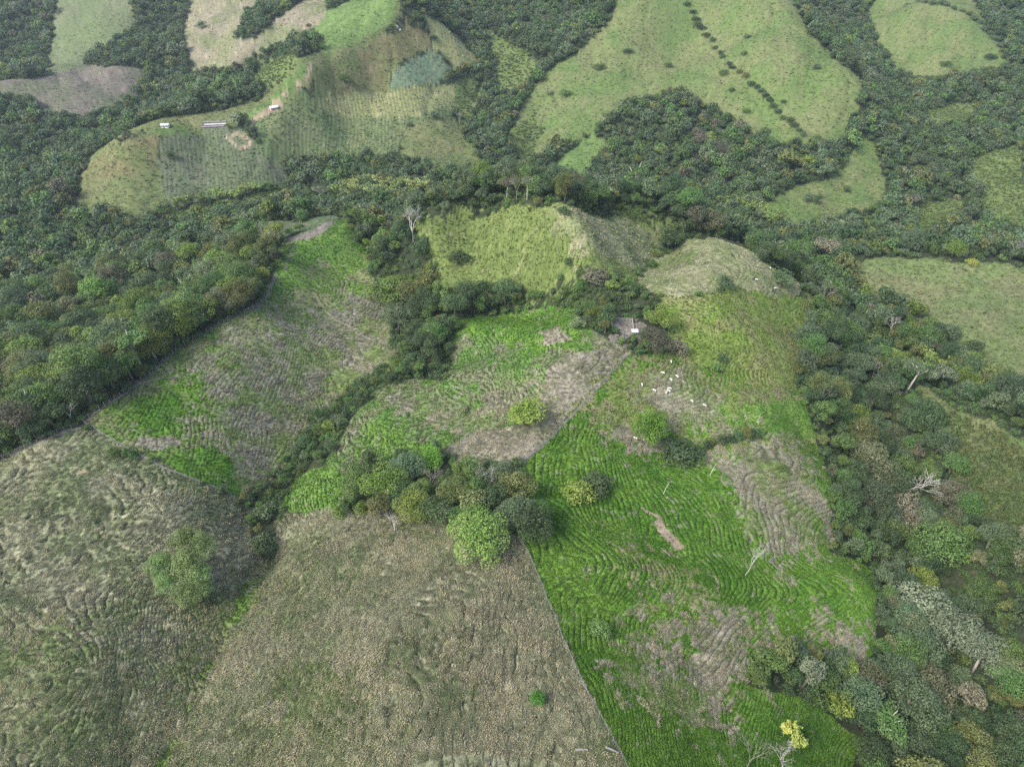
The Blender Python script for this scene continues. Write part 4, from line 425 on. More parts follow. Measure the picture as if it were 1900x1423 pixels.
def ground_h(x, y):
    x = np.asarray(x, float); y = np.asarray(y, float)
    h = base_h(x, y)
    far = np.clip((np.hypot(x, y) - 250) / 500, 0, 1)
    rill = 1 - np.abs(fbm(x, y, 46, 3, 5)) * 2
    return h + 1.2 * fbm(x, y, 38, 3, 1) + 0.16 * fbm(x, y, 9, 2, 2) - .8 * np.maximum(rill, 0) ** 3 + far * (8.0 * fbm(x, y, 140, 3, 3) + 3.6 * fbm(x, y, 48, 2, 4) - 1.6 * np.maximum(rill, 0) ** 3)

def gh(x, y):
    return float(ground_h(np.array([x]), np.array([y]))[0])

# ------------------------------------------------------------------ land cover
# palette: colour a, colour b, colour c (small flecks), gap colour, patch size m, terracette dz m, depth m, tuft density, tuft kind, tuft scale
PAL = {
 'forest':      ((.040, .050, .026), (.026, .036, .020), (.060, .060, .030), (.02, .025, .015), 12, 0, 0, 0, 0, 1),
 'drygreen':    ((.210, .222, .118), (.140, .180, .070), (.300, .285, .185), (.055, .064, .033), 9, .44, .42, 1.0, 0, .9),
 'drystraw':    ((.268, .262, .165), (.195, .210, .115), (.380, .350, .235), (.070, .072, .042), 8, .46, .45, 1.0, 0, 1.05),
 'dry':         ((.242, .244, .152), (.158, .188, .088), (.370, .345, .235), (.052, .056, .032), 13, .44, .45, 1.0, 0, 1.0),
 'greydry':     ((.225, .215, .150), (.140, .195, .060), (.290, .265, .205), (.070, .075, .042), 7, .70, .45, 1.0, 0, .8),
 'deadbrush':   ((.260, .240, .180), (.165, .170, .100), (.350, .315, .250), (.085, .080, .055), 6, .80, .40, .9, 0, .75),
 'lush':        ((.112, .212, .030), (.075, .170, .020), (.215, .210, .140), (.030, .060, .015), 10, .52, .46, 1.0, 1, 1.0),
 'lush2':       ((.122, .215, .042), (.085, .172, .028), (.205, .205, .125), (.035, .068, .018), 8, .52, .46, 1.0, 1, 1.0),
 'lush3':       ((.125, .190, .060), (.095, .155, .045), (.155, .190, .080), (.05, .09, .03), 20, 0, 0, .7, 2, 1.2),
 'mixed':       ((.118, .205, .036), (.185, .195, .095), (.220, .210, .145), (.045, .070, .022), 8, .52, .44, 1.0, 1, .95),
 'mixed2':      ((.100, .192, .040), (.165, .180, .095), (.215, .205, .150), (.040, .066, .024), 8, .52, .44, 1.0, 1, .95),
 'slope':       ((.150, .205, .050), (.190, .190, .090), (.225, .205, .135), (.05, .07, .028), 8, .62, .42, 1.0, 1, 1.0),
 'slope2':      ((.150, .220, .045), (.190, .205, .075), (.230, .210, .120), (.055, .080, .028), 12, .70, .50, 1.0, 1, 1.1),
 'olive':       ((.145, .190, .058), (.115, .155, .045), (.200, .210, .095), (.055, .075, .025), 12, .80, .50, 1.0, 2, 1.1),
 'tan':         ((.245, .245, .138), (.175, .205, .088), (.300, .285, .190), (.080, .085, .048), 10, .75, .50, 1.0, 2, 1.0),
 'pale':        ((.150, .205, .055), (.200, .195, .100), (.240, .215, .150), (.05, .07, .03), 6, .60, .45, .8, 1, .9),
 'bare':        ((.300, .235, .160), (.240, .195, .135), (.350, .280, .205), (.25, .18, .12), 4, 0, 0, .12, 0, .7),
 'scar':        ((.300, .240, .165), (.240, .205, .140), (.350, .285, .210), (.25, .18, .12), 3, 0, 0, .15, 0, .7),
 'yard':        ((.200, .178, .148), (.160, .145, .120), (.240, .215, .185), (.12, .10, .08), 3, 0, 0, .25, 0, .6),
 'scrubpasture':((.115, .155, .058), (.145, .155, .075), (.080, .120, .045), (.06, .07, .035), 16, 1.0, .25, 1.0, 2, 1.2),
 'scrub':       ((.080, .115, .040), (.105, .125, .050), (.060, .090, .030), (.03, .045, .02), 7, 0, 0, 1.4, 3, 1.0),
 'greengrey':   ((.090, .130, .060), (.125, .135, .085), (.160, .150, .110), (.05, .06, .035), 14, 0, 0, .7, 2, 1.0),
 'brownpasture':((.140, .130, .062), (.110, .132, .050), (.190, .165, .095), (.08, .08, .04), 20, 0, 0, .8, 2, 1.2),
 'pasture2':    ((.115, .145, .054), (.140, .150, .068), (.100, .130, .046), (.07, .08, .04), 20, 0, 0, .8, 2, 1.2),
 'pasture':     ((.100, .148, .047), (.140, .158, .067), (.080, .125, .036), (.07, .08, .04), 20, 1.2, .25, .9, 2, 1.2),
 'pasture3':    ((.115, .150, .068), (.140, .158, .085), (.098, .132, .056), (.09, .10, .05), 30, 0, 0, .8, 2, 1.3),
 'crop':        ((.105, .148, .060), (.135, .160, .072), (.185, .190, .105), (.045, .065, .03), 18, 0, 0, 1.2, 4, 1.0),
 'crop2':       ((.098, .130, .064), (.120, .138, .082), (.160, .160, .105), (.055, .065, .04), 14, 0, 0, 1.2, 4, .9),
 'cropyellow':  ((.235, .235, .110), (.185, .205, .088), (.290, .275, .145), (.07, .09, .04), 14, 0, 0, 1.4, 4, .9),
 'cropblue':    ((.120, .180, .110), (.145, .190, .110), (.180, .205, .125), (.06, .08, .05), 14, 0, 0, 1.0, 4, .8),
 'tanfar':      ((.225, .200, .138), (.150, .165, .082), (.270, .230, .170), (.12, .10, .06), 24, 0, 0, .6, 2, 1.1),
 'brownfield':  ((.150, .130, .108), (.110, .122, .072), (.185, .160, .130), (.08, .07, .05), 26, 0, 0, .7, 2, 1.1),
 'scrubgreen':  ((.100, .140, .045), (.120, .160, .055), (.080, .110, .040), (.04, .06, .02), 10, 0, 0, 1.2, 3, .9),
}
PNAMES = list(PAL)
PIDX = {k: i for i, k in enumerate(PNAMES)}

SOFT = ('yard', 'bare', 'drygreen', 'drystraw', 'olive', 'lush', 'lush2', 'greydry', 'deadbrush', 'pale', 'slope', 'tan')

def in_poly(px, py, poly):
    inside = np.zeros(px.shape, bool)
    n = len(poly)
    for k in range(n):
        x0, y0 = poly[k]; x1, y1 = poly[(k + 1) % n]
        if y0 == y1: continue
        c = ((y0 > py) != (y1 > py)) & (px < (x1 - x0) * (py - y0) / (y1 - y0) + x0)
        inside ^= c
    return inside

def cover(x, y, ragged=True):
    """palette index of the land cover at each point; 0 = forest"""
    out = np.zeros(x.shape, np.int16)
    if ragged:
        sx = fbm(x, y, 22, 6, 171, .78); sy = fbm(x, y, 22, 6, 183, .78)
        hx = vnoise(x, y, 1.3, 191) + vnoise(x, y, 3.4, 193); hy = vnoise(x, y, 1.3, 195) + vnoise(x, y, 3.4, 197)
        wx = fbm(x, y, 11, 4, 71, .6); wy = fbm(x, y, 11, 4, 83, .6)
    for name, pal, warp, poly in FIELDS:
        p = np.array(poly, float)
        m = (x > p[:, 0].min() - warp * 2) & (x < p[:, 0].max() + warp * 2) & (y > p[:, 1].min() - warp * 2) & (y < p[:, 1].max() + warp * 2)
        idx = np.flatnonzero(m)
        if not len(idx): continue
        qx, qy = x[idx], y[idx]
        if ragged and pal in SOFT and warp >= 4:
            qx = qx + warp * (2.0 * sx[idx] + 1.0 * hx[idx]); qy = qy + warp * (2.0 * sy[idx] + 1.0 * hy[idx])
        elif ragged:
            k = warp * (0.45 if name in ('lower_left_field', 'right_field') else 1.3)
            qx = qx + k * wx[idx]; qy = qy + k * wy[idx]
        hit = in_poly(qx, qy, p)
        out[idx[hit]] = PIDX[pal]
    return out

for name, step, h, line, lab in FENCES:
    ln = np.array(line, float); tg = np.gradient(ln, axis=0); tg /= np.linalg.norm(tg, axis=1, keepdims=True)
    nr = np.stack([-tg[:, 1], tg[:, 0]], 1) * (.32 if name != 'woodland_fence' else .55)
    FIELDS.append((name + '_strip', 'yard', .8, [tuple(p) for p in ln + nr] + [tuple(p) for p in (ln - nr)[::-1]]))

PC = {k: np.array([PAL[n][i] for n in PNAMES], float) for i, k in enumerate(('a', 'b', 'c', 'g'))}
PP = {k: np.array([PAL[n][i + 4] for n in PNAMES], float) for i, k in enumerate(('patch', 'dz', 'depth', 'dens', 'kind', 'scale'))}

def ground_colour(x, y, cls, gap):
    patch = PP['patch'][cls]
    n1 = fbm(x / patch, y / patch, 1.0, 4, 31, .6)
    n2 = fbm(x, y, 3.2, 3, 37, .65)
    n3 = vnoise(x, y, 1.1, 41)
    w = np.clip(0.5 + 1.7 * n1 + 0.45 * n2, 0, 1)[..., None]
    c = PC['a'][cls] * (1 - w) + PC['b'][cls] * w
    f = (np.clip(n2 * 2.2 + n3 * .8 - 0.68, 0, 1) * .85)[..., None]
    c = c * (1 - f) + PC['c'][cls] * f
    c = c * (1 + 0.16 * n3 + 0.10 * n2)[..., None]
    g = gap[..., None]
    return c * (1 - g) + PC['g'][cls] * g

def terracette(x, y, h, cls, wide=False):
    """0..1 how much the point lies in a trodden track between two grass rows"""
    dz = np.maximum(PP['dz'][cls], .01) * (1 + .25 * vnoise(x, y, 45, 58))
    dryc = np.isin(cls, [PIDX['dry'], PIDX['drygreen'], PIDX['drystraw']])
    ph = (h + dryc * 2.0 * fbm(x, y, 60, 2, 55) + 0.50 * fbm(x, y, 8.5, 4, 51, .55) + .55 * fbm(x, y, 36, 2, 53)) / dz
    f = ph - np.floor(ph)
    d = np.abs(f - 0.5)
    n = fbm(x, y, 8, 3, 57, .6)
    wid = 0.115 + 0.055 * vnoise(x, y, 4, 59)
    if wide: wid = wid * 2.3
    brk = np.clip(.92 + 1.6 * n, 0, 1)
    fade = np.clip((500 - np.hypot(x, y)) / 160, 0, 1)
    e = 2.0
    sl = np.hypot(base_h(x + e, y) - base_h(x - e, y), base_h(x, y + e) - base_h(x, y - e)) / (2 * e)
    brk = brk * np.where(dryc, 1, np.clip((sl - .04) / .09, 0.0, 1))
    g = np.exp(-(d / wid) ** 2) * brk * (PP['dz'][cls] > 0) * fade
    for pn, ang, per in (('cropyellow', .25, 3.6), ('cropblue', 1.2, 3.0), ('crop', .1, 3.4), ('crop2', .3, 3.4)):
        m = cls == PIDX[pn]
        if m.any():
            q = (x[m] * math.cos(ang) + y[m] * math.sin(ang)) / per + .25 * fbm(x[m], y[m], 20, 2, 66)
            g[m] = .75 * np.exp(-((q - np.floor(q) - .5) / .2) ** 2) * np.clip(.8 + fbm(x[m], y[m], 15, 2, 67), 0, 1)
    return g
    return np.exp(-(d / wid) ** 2) * brk * (PP['dz'][cls] > 0) * fade

# ------------------------------------------------------------------ object helpers
def tag(o, label=None, cat=None, group=None, kind=None):
    if label: o['label'] = label
    if cat: o['category'] = cat
    if group: o['group'] = group
    if kind: o['kind'] = kind
    return o

def link(name, me, parent=None, loc=None):
    o = bpy.data.objects.new(name, me)
    COL.objects.link(o)
    if parent: o.parent = parent
    if loc is not None: o.location = loc
    return o

def empty(name, loc, rz=0.0):
    o = bpy.data.objects.new(name, None)
    COL.objects.link(o)
    o.empty_display_size = 0.5
    o.location = loc; o.rotation_euler = (0, 0, rz)
    return o

def mesh_np(name, verts, quads=None, tris=None, smooth=False):
    me = bpy.data.meshes.new(name)
    nq = 0 if quads is None else len(quads); nt = 0 if tris is None else len(tris)
    me.vertices.add(len(verts)); me.vertices.foreach_set('co', np.asarray(verts, np.float32).ravel())
    loops = []
    if nq: loops.append(np.asarray(quads, np.int32).ravel())
    if nt: loops.append(np.asarray(tris, np.int32).ravel())
    if loops:
        lp = np.concatenate(loops)
        me.loops.add(len(lp)); me.loops.foreach_set('vertex_index', lp)
        me.polygons.add(nq + nt)
        st = np.concatenate([np.arange(nq) * 4, nq * 4 + np.arange(nt) * 3]).astype(np.int32)
        me.polygons.foreach_set('loop_start', st)
        me.polygons.foreach_set('use_smooth', np.full(nq + nt, smooth))
    me.update(calc_edges=True)
    return me

class MB:
    """collects tubes and boxes into one mesh"""
    def __init__(s): s.v = []; s.f = []
    def tube(s, pts, rad, n=5, cap=True):
        pts = [Vector(p) for p in pts]
        rings = []
        for i, p in enumerate(pts):
            d = (pts[min(i + 1, len(pts) - 1)] - pts[max(i - 1, 0)]).normalized()
            a = d.orthogonal().normalized(); b = d.cross(a)
            r = rad[i] if hasattr(rad, '__len__') else rad
            k = len(s.v)
            for j in range(n):
                t = 2 * math.pi * j / n
                s.v.append(p + a * (r * math.cos(t)) + b * (r * math.sin(t)))
            rings.append(k)
        for i in range(len(rings) - 1):
            for j in range(n):
                s.f.append((rings[i] + j, rings[i] + (j + 1) % n, rings[i + 1] + (j + 1) % n, rings[i + 1] + j))
        if cap:
            s.f.append(tuple(rings[0] + j for j in reversed(range(n))))
            s.f.append(tuple(rings[-1] + j for j in range(n)))
        return s
    def box(s, c, size, rot=0.0, tilt=None):
        k = len(s.v); M = Matrix.Rotation(rot, 3, 'Z')
        if tilt is not None: M = M @ tilt
        for z in (-.5, .5):
            for x, y in ((-.5, -.5), (.5, -.5), (.5, .5), (-.5, .5)):
                s.v.append(Vector(c) + M @ Vector((x * size[0], y * size[1], z * size[2])))
        for f in ((3, 2, 1, 0), (4, 5, 6, 7), (0, 1, 5, 4), (1, 2, 6, 5), (2, 3, 7, 6), (3, 0, 4, 7)):
            s.f.append(tuple(k + i for i in f))
        return s
    def quad(s, a, b, c, d):
        k = len(s.v); s.v += [Vector(a), Vector(b), Vector(c), Vector(d)]; s.f.append((k, k + 1, k + 2, k + 3)); return s
    def mesh(s, name, mat=None, smooth=False):
        me = bpy.data.meshes.new(name)
        me.from_pydata([tuple(v) for v in s.v], [], s.f)
        if smooth: me.polygons.foreach_set('use_smooth', np.full(len(me.polygons), True))
        if mat: me.materials.append(mat)
        me.update()
        return me

# ------------------------------------------------------------------ materials
def new_mat(name):
    m = bpy.data.materials.new(name); m.use_nodes = True
    nt = m.node_tree
    return m, nt, nt.nodes, nt.nodes['Principled BSDF']

def plain(name, col, rough=.8, noise=.25, scale=3.0):
    m, nt, N, P = new_mat(name)
    tc = N.new('ShaderNodeTexCoord'); nz = N.new('ShaderNodeTexNoise'); nz.inputs['Scale'].default_value = scale; nz.inputs['Detail'].default_value = 5
    mr = N.new('ShaderNodeMapRange'); mr.inputs[3].default_value = 1 - noise; mr.inputs[4].default_value = 1 + noise
    mx = N.new('ShaderNodeVectorMath'); mx.operation = 'SCALE'; mx.inputs[0].default_value = col
    nt.links.new(tc.outputs['Object'], nz.inputs['Vector']); nt.links.new(nz.outputs[0], mr.inputs[0])
    nt.links.new(mr.outputs[0], mx.inputs['Scale']); nt.links.new(mx.outputs[0], P.inputs['Base Color'])
    P.inputs['Roughness'].default_value = rough
    P.inputs['Specular IOR Level'].default_value = .25
    return m

def leaf_mat(name, cols, trans=.25, hue=.02, val=.28, spec=.25):
    """cols: two leaf colours mixed per leaf"""
    m, nt, N, P = new_mat(name)
    at = N.new('ShaderNodeAttribute'); at.attribute_name = 'leaf'
    oi = N.new('ShaderNodeObjectInfo')
    mix = N.new('ShaderNodeMix'); mix.data_type = 'RGBA'
    mix.inputs[6].default_value = (*[min(.5, 1.8 * c) for c in cols[0]], 1); mix.inputs[7].default_value = (*[min(.5, 1.8 * c) for c in cols[1]], 1)
    nt.links.new(at.outputs['Fac'], mix.inputs[0])
    hs = N.new('ShaderNodeHueSaturation')
    mr = N.new('ShaderNodeMapRange'); mr.inputs[3].default_value = .5 - hue; mr.inputs[4].default_value = .5 + hue
    mv = N.new('ShaderNodeMapRange'); mv.inputs[3].default_value = 1 - val; mv.inputs[4].default_value = 1 + val
    mul = N.new('ShaderNodeMath'); mul.operation = 'MULTIPLY'; mul.inputs[1].default_value = 7.31
    fr = N.new('ShaderNodeMath'); fr.operation = 'FRACT'
    nt.links.new(oi.outputs['Random'], mr.inputs[0]); nt.links.new(oi.outputs['Random'], mul.inputs[0]); nt.links.new(mul.outputs[0], fr.inputs[0]); nt.links.new(fr.outputs[0], mv.inputs[0])
    nt.links.new(mr.outputs[0], hs.inputs['Hue']); nt.links.new(mv.outputs[0], hs.inputs['Value']); nt.links.new(mix.outputs[2], hs.inputs['Color'])
    nt.links.new(hs.outputs[0], P.inputs['Base Color'])
    P.inputs['Roughness'].default_value = .55; P.inputs['Specular IOR Level'].default_value = spec
    tr = N.new('ShaderNodeBsdfTranslucent'); nt.links.new(hs.outputs[0], tr.inputs['Color'])
    ms = N.new('ShaderNodeMixShader'); ms.inputs[0].default_value = trans
    nt.links.new(P.outputs[0], ms.inputs[1]); nt.links.new(tr.outputs[0], ms.inputs[2])
    nt.links.new(ms.outputs[0], N['Material Output'].inputs['Surface'])
    return m

LEAF = {
 'dark':        leaf_mat('dark_leaves', ((.033, .058, .023), (.055, .082, .033))),
 'mid':         leaf_mat('mid_leaves', ((.046, .085, .022), (.075, .115, .034))),
 'bluegrey':    leaf_mat('blue_grey_leaves', ((.045, .072, .034), (.080, .105, .055))),
 'yellowgreen': leaf_mat('yellow_green_leaves', ((.070, .105, .018), (.115, .145, .032))),
 'olive':       leaf_mat('olive_leaves', ((.065, .080, .024), (.098, .108, .038))),
 'bright':      leaf_mat('bright_leaves', ((.046, .118, .014), (.085, .165, .024))),
 'brightyellow':leaf_mat('light_leaves', ((.066, .115, .022), (.115, .160, .042))),
 'palegreen':   leaf_mat('pale_green_leaves', ((.070, .100, .042), (.118, .145, .070))),
 'feather':     leaf_mat('feathery_leaves', ((.078, .125, .036), (.135, .178, .068))),
 'silver':      leaf_mat('silver_leaves', ((.085, .104, .060), (.138, .152, .096))),
 'tan':         leaf_mat('tan_leaves', ((.105, .098, .060), (.160, .150, .100))),
 'tangreen':    leaf_mat('tan_green_leaves', ((.070, .080, .036), (.125, .124, .070))),
 'brown':       leaf_mat('brown_grey_leaves', ((.060, .060, .036), (.108, .101, .066))),
 'pinkbrown':   leaf_mat('reddish_brown_leaves', ((.060, .060, .042), (.096, .089, .066))),
 'cream':       leaf_mat('cream_tipped_leaves', ((.080, .112, .030), (.205, .215, .092))),
 'lime':        leaf_mat('lime_leaves', ((.080, .145, .018), (.135, .195, .036))),
 'yellow':      leaf_mat('yellow_leaves', ((.200, .240, .045), (.300, .310, .080))),
 'orange':      leaf_mat('orange_leaves', ((.300, .210, .050), (.380, .280, .080))),
 'bamboo':      leaf_mat('pale_bamboo_leaves', ((.120, .160, .050), (.190, .215, .080))),
 'bamboogreen': leaf_mat('green_bamboo_leaves', ((.075, .120, .030), (.125, .165, .048))),
 'palm':        leaf_mat('palm_leaves', ((.075, .110, .045), (.130, .160, .080))),
}
BARK = plain('bark', (.13, .115, .095), .9, .3, 2.0)
PALEBARK = plain('pale_bark', (.42, .40, .35), .85, .25, 1.2)
WHITEBARK = plain('white_bark', (.52, .50, .45), .85, .2, 1.2)
GREYBARK = plain('grey_bark', (.27, .25, .22), .9, .25, 1.2)
POST = plain('weathered_wood', (.27, .25, .21), .9, .3, 4.0)
WIRE = plain('fence_wire', (.30, .31, .32), .5, .1, 1.0)

# ------------------------------------------------------------------ terrain mesh: a fan of quads, finest where it is nearest
dep = np.radians(np.concatenate([np.linspace(80, 68, 20, endpoint=False), np.linspace(68, 7.2, 735)]))
R = (CAM_H + 8) / np.tan(dep)
R = np.concatenate([R[R < 1180], np.linspace(1190, 1640, 24)])
NC = 1320
halfw = np.interp(R, [0, 60, 160, 260, 400, 900, 1700], np.radians([78, 71, 65, 58, 51, 46, 50]))
T = np.linspace(-1, 1, NC)
ANG = halfw[:, None] * T[None, :]
VX = (R[:, None] * np.sin(ANG)).ravel(); VY = (R[:, None] * np.cos(ANG)).ravel()
VX += 0.0
H0 = ground_h(VX, VY)
CLS = cover(VX, VY)
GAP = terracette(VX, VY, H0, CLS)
rad_all = np.hypot(VX, VY)
lump = fbm(VX, VY, 2.2, 2, 61)
near = np.clip((520 - rad_all) / 300, 0, 1)
VZ = H0 - PP['depth'][CLS] * GAP + 0.22 * lump * near * (PP['dens'][CLS] > .1)
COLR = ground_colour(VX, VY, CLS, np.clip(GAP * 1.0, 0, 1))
NR = len(R)
ii = np.arange(NR - 1)[:, None] * NC + np.arange(NC - 1)[None, :]
ii = ii.ravel()
quads = np.stack([ii, ii + 1, ii + NC + 1, ii + NC], 1)
ter_me = mesh_np('terrain', np.stack([VX, VY, VZ], 1), quads, smooth=True)
ca = ter_me.color_attributes.new('cover', 'FLOAT_COLOR', 'POINT')
ca.data.foreach_set('color', np.concatenate([COLR, np.ones((len(COLR), 1))], 1).astype(np.float32).ravel())
m, nt, N, P = new_mat('hill_ground')
at = N.new('ShaderNodeAttribute'); at.attribute_name = 'cover'
tc = N.new('ShaderNodeTexCoord')
n1 = N.new('ShaderNodeTexNoise'); n1.inputs['Scale'].default_value = 1.6; n1.inputs['Detail'].default_value = 6; n1.inputs['Roughness'].default_value = .75
n2 = N.new('ShaderNodeTexNoise'); n2.inputs['Scale'].default_value = .25; n2.inputs['Detail'].default_value = 5
nt.links.new(tc.outputs['Object'], n1.inputs['Vector']); nt.links.new(tc.outputs['Object'], n2.inputs['Vector'])
r1 = N.new('ShaderNodeMapRange'); r1.inputs[1].default_value = .3; r1.inputs[2].default_value = .7; r1.inputs[3].default_value = .62; r1.inputs[4].default_value = 1.38
r2 = N.new('ShaderNodeMapRange'); r2.inputs[1].default_value = .3; r2.inputs[2].default_value = .7; r2.inputs[3].default_value = .85; r2.inputs[4].default_value = 1.15
nt.links.new(n1.outputs[0], r1.inputs[0]); nt.links.new(n2.outputs[0], r2.inputs[0])
mm = N.new('ShaderNodeMath'); mm.operation = 'MULTIPLY'; nt.links.new(r1.outputs[0], mm.inputs[0]); nt.links.new(r2.outputs[0], mm.inputs[1])
sc = N.new('ShaderNodeVectorMath'); sc.operation = 'SCALE'; nt.links.new(at.outputs['Color'], sc.inputs[0]); nt.links.new(mm.outputs[0], sc.inputs['Scale'])
nt.links.new(sc.outputs[0], P.inputs['Base Color'])
bp = N.new('ShaderNodeBump'); bp.inputs['Strength'].default_value = .8; bp.inputs['Distance'].default_value = .35
nt.links.new(n1.outputs[0], bp.inputs['Height']); nt.links.new(bp.outputs[0], P.inputs['Normal'])
P.inputs['Roughness'].default_value = .95; P.inputs['Specular IOR Level'].default_value = .1
ter_me.materials.append(m)
terrain = tag(link('terrain', ter_me), 'steep farmed hills of grass, terracettes and dry fields', None, None, 'structure')

# view helpers for deciding what is worth its own object
def project(x, y, z):
    cs, sn = math.cos(CAM_PITCH), math.sin(CAM_PITCH)
    dz = z - CAM_H
    d = y * cs - dz * sn
    return 950 + 1266 * x / d, 711.5 - 1266 * (y * sn + dz * cs) / d, d

def visible(x, y, z, clear=2.0):
    """clear line from the viewpoint to the points, over the bare ground"""
    ok = np.ones(x.shape, bool)
    for t in np.linspace(.15, .97, 60):
        ok &= (CAM_H + (z - CAM_H) * t) > base_h(x * t, y * t) - clear
    return ok

# ------------------------------------------------------------------ scatter: one stuff object draws many copies
def scatter(name, label, pts, rot, scl, idx, protos, tint=None, group=None):
    me = mesh_np(name, pts)
    a = me.attributes.new('rot', 'FLOAT_VECTOR', 'POINT'); a.data.foreach_set('vector', np.asarray(rot, np.float32).ravel())
    a = me.attributes.new('scl', 'FLOAT_VECTOR', 'POINT'); a.data.foreach_set('vector', np.asarray(scl, np.float32).ravel())
    a = me.attributes.new('idx', 'INT', 'POINT'); a.data.foreach_set('value', np.asarray(idx, np.int32))
    if tint is not None:
        a = me.attributes.new('tint', 'FLOAT_VECTOR', 'POINT'); a.data.foreach_set('vector', np.asarray(tint, np.float32).ravel())
    pc = bpy.data.collections.new(name + '_kinds')
    for p in protos: pc.objects.link(p)
    ng = bpy.data.node_groups.new(name + '_nodes', 'GeometryNodeTree')
    ng.interface.new_socket('Geometry', in_out='INPUT', socket_type='NodeSocketGeometry')
    ng.interface.new_socket('Geometry', in_out='OUTPUT', socket_type='NodeSocketGeometry')
    G = ng.nodes
    gi, go = G.new('NodeGroupInput'), G.new('NodeGroupOutput')
    ip = G.new('GeometryNodeInstanceOnPoints')
    ci = G.new('GeometryNodeCollectionInfo'); ci.inputs[0].default_value = pc; ci.inputs['Separate Children'].default_value = True; ci.inputs['Reset Children'].default_value = True
    def named(n, t):
        q = G.new('GeometryNodeInputNamedAttribute'); q.data_type = t; q.inputs['Name'].default_value = n
        return [s for s in q.outputs if s.enabled and s.name == 'Attribute'][0]
    er = G.new('FunctionNodeEulerToRotation')
    ng.links.new(gi.outputs[0], ip.inputs['Points']); ng.links.new(ci.outputs[0], ip.inputs['Instance'])
    ip.inputs['Pick Instance'].default_value = True
    ng.links.new(named('idx', 'INT'), ip.inputs['Instance Index'])
    ng.links.new(named('rot', 'FLOAT_VECTOR'), er.inputs[0]); ng.links.new(er.outputs[0], ip.inputs['Rotation'])
    ng.links.new(named('scl', 'FLOAT_VECTOR'), ip.inputs['Scale'])
    ng.links.new(ip.outputs[0], go.inputs[0])
    o = link(name, me)
    mod = o.modifiers.new('scatter', 'NODES'); mod.node_group = ng
    tag(o, label, None, group, 'stuff')
    return o

def proto(name, me):
    return bpy.data.objects.new(name, me)          # lives only in the scatter's own collection

# ------------------------------------------------------------------ grass tufts
def tuft_mesh(seed, blades, length, width, spread, droop, height, fan=math.pi):
    r = np.random.default_rng(seed)
    V, Q, Tt, leaf = [], [], [], []
    for b in range(blades):
        a = r.uniform(-fan, fan); d = np.array([math.cos(a), math.sin(a), 0]); side = np.array([-d[1], d[0], 0])
        L = length * r.uniform(.6, 1.25); w = width * r.uniform(.6, 1.3)
        p0 = d * r.uniform(0, .25) * spread + (0 if fan > 3 else r.normal(0, .28, 3) * [1, 1, 0])
        out = spread * r.uniform(.4, 1.0)
        p1 = p0 + d * out * .45 * L + np.array([0, 0, height * L * r.uniform(.8, 1.1)])
        p2 = p0 + d * out * 1.0 * L + np.array([0, 0, height * L * (1 - droop * r.uniform(.6, 1.3))])
        k = len(V)
        V += [p0 - side * w * .5 - [0, 0, .15], p0 + side * w * .5 - [0, 0, .15], p1 + side * w * .5, p1 - side * w * .5, p2]
        Q.append((k, k + 1, k + 2, k + 3)); Tt.append((k + 3, k + 2, k + 4))
        leaf.append(r.uniform(0, 1))
    me = mesh_np('grass_tuft', np.array(V), np.array(Q), np.array(Tt))
    at = me.attributes.new('leaf', 'FLOAT', 'FACE')
    at.data.foreach_set('value', np.array(leaf + leaf, np.float32))
    return me

def tuft_mat(name, contrast, trans):
    m, nt, N, P = new_mat(name)
    at = N.new('ShaderNodeAttribute'); at.attribute_type = 'INSTANCER'; at.attribute_name = 'tint'
    lf = N.new('ShaderNodeAttribute'); lf.attribute_name = 'leaf'
    mr = N.new('ShaderNodeMapRange'); mr.inputs[3].default_value = 1 - contrast; mr.inputs[4].default_value = 1 + contrast
    nt.links.new(lf.outputs['Fac'], mr.inputs[0])
    sc = N.new('ShaderNodeVectorMath'); sc.operation = 'SCALE'
    nt.links.new(at.outputs['Vector'], sc.inputs[0]); nt.links.new(mr.outputs[0], sc.inputs['Scale'])
    nt.links.new(sc.outputs[0], P.inputs['Base Color'])
    P.inputs['Roughness'].default_value = .7; P.inputs['Specular IOR Level'].default_value = .15
    tr = N.new('ShaderNodeBsdfTranslucent'); nt.links.new(sc.outputs[0], tr.inputs['Color'])
    ms = N.new('ShaderNodeMixShader'); ms.inputs[0].default_value = trans
    nt.links.new(P.outputs[0], ms.inputs[1]); nt.links.new(tr.outputs[0], ms.inputs[2]); nt.links.new(ms.outputs[0], N['Material Output'].inputs['Surface'])
    return m

TM = tuft_mat('grass_blades', .38, .25)
KINDS = [  # blades, length, width, spread, droop, height
 ('dry_grass', (20, .85, .085, 1.0, .8, .42, .8)),
 ('lush_grass', (20, .50, .12, .8, .5, .7)),
 ('pasture_grass', (18, .60, .15, 1.3, .5, .26)),
 ('scrub_growth', (26, 1.0, .30, .9, .5, .8)),
 ('maize', (16, 1.0, .20, .8, .5, .55)),
]
TUFTS = {}
for k, (nm, a) in enumerate(KINDS):
    TUFTS[k] = []
    for s in range(4):
        me = tuft_mesh(100 + 10 * k + s, *a); me.materials.append(TM)
        TUFTS[k].append(proto('%s_%s' % (nm, 'abcd'[s]), me))

NT = 330000
ri = RNG.integers(0, NR - 30, NT * 2); ci = RNG.integers(0, NC - 1, NT * 2)
fi = ri * NC + ci
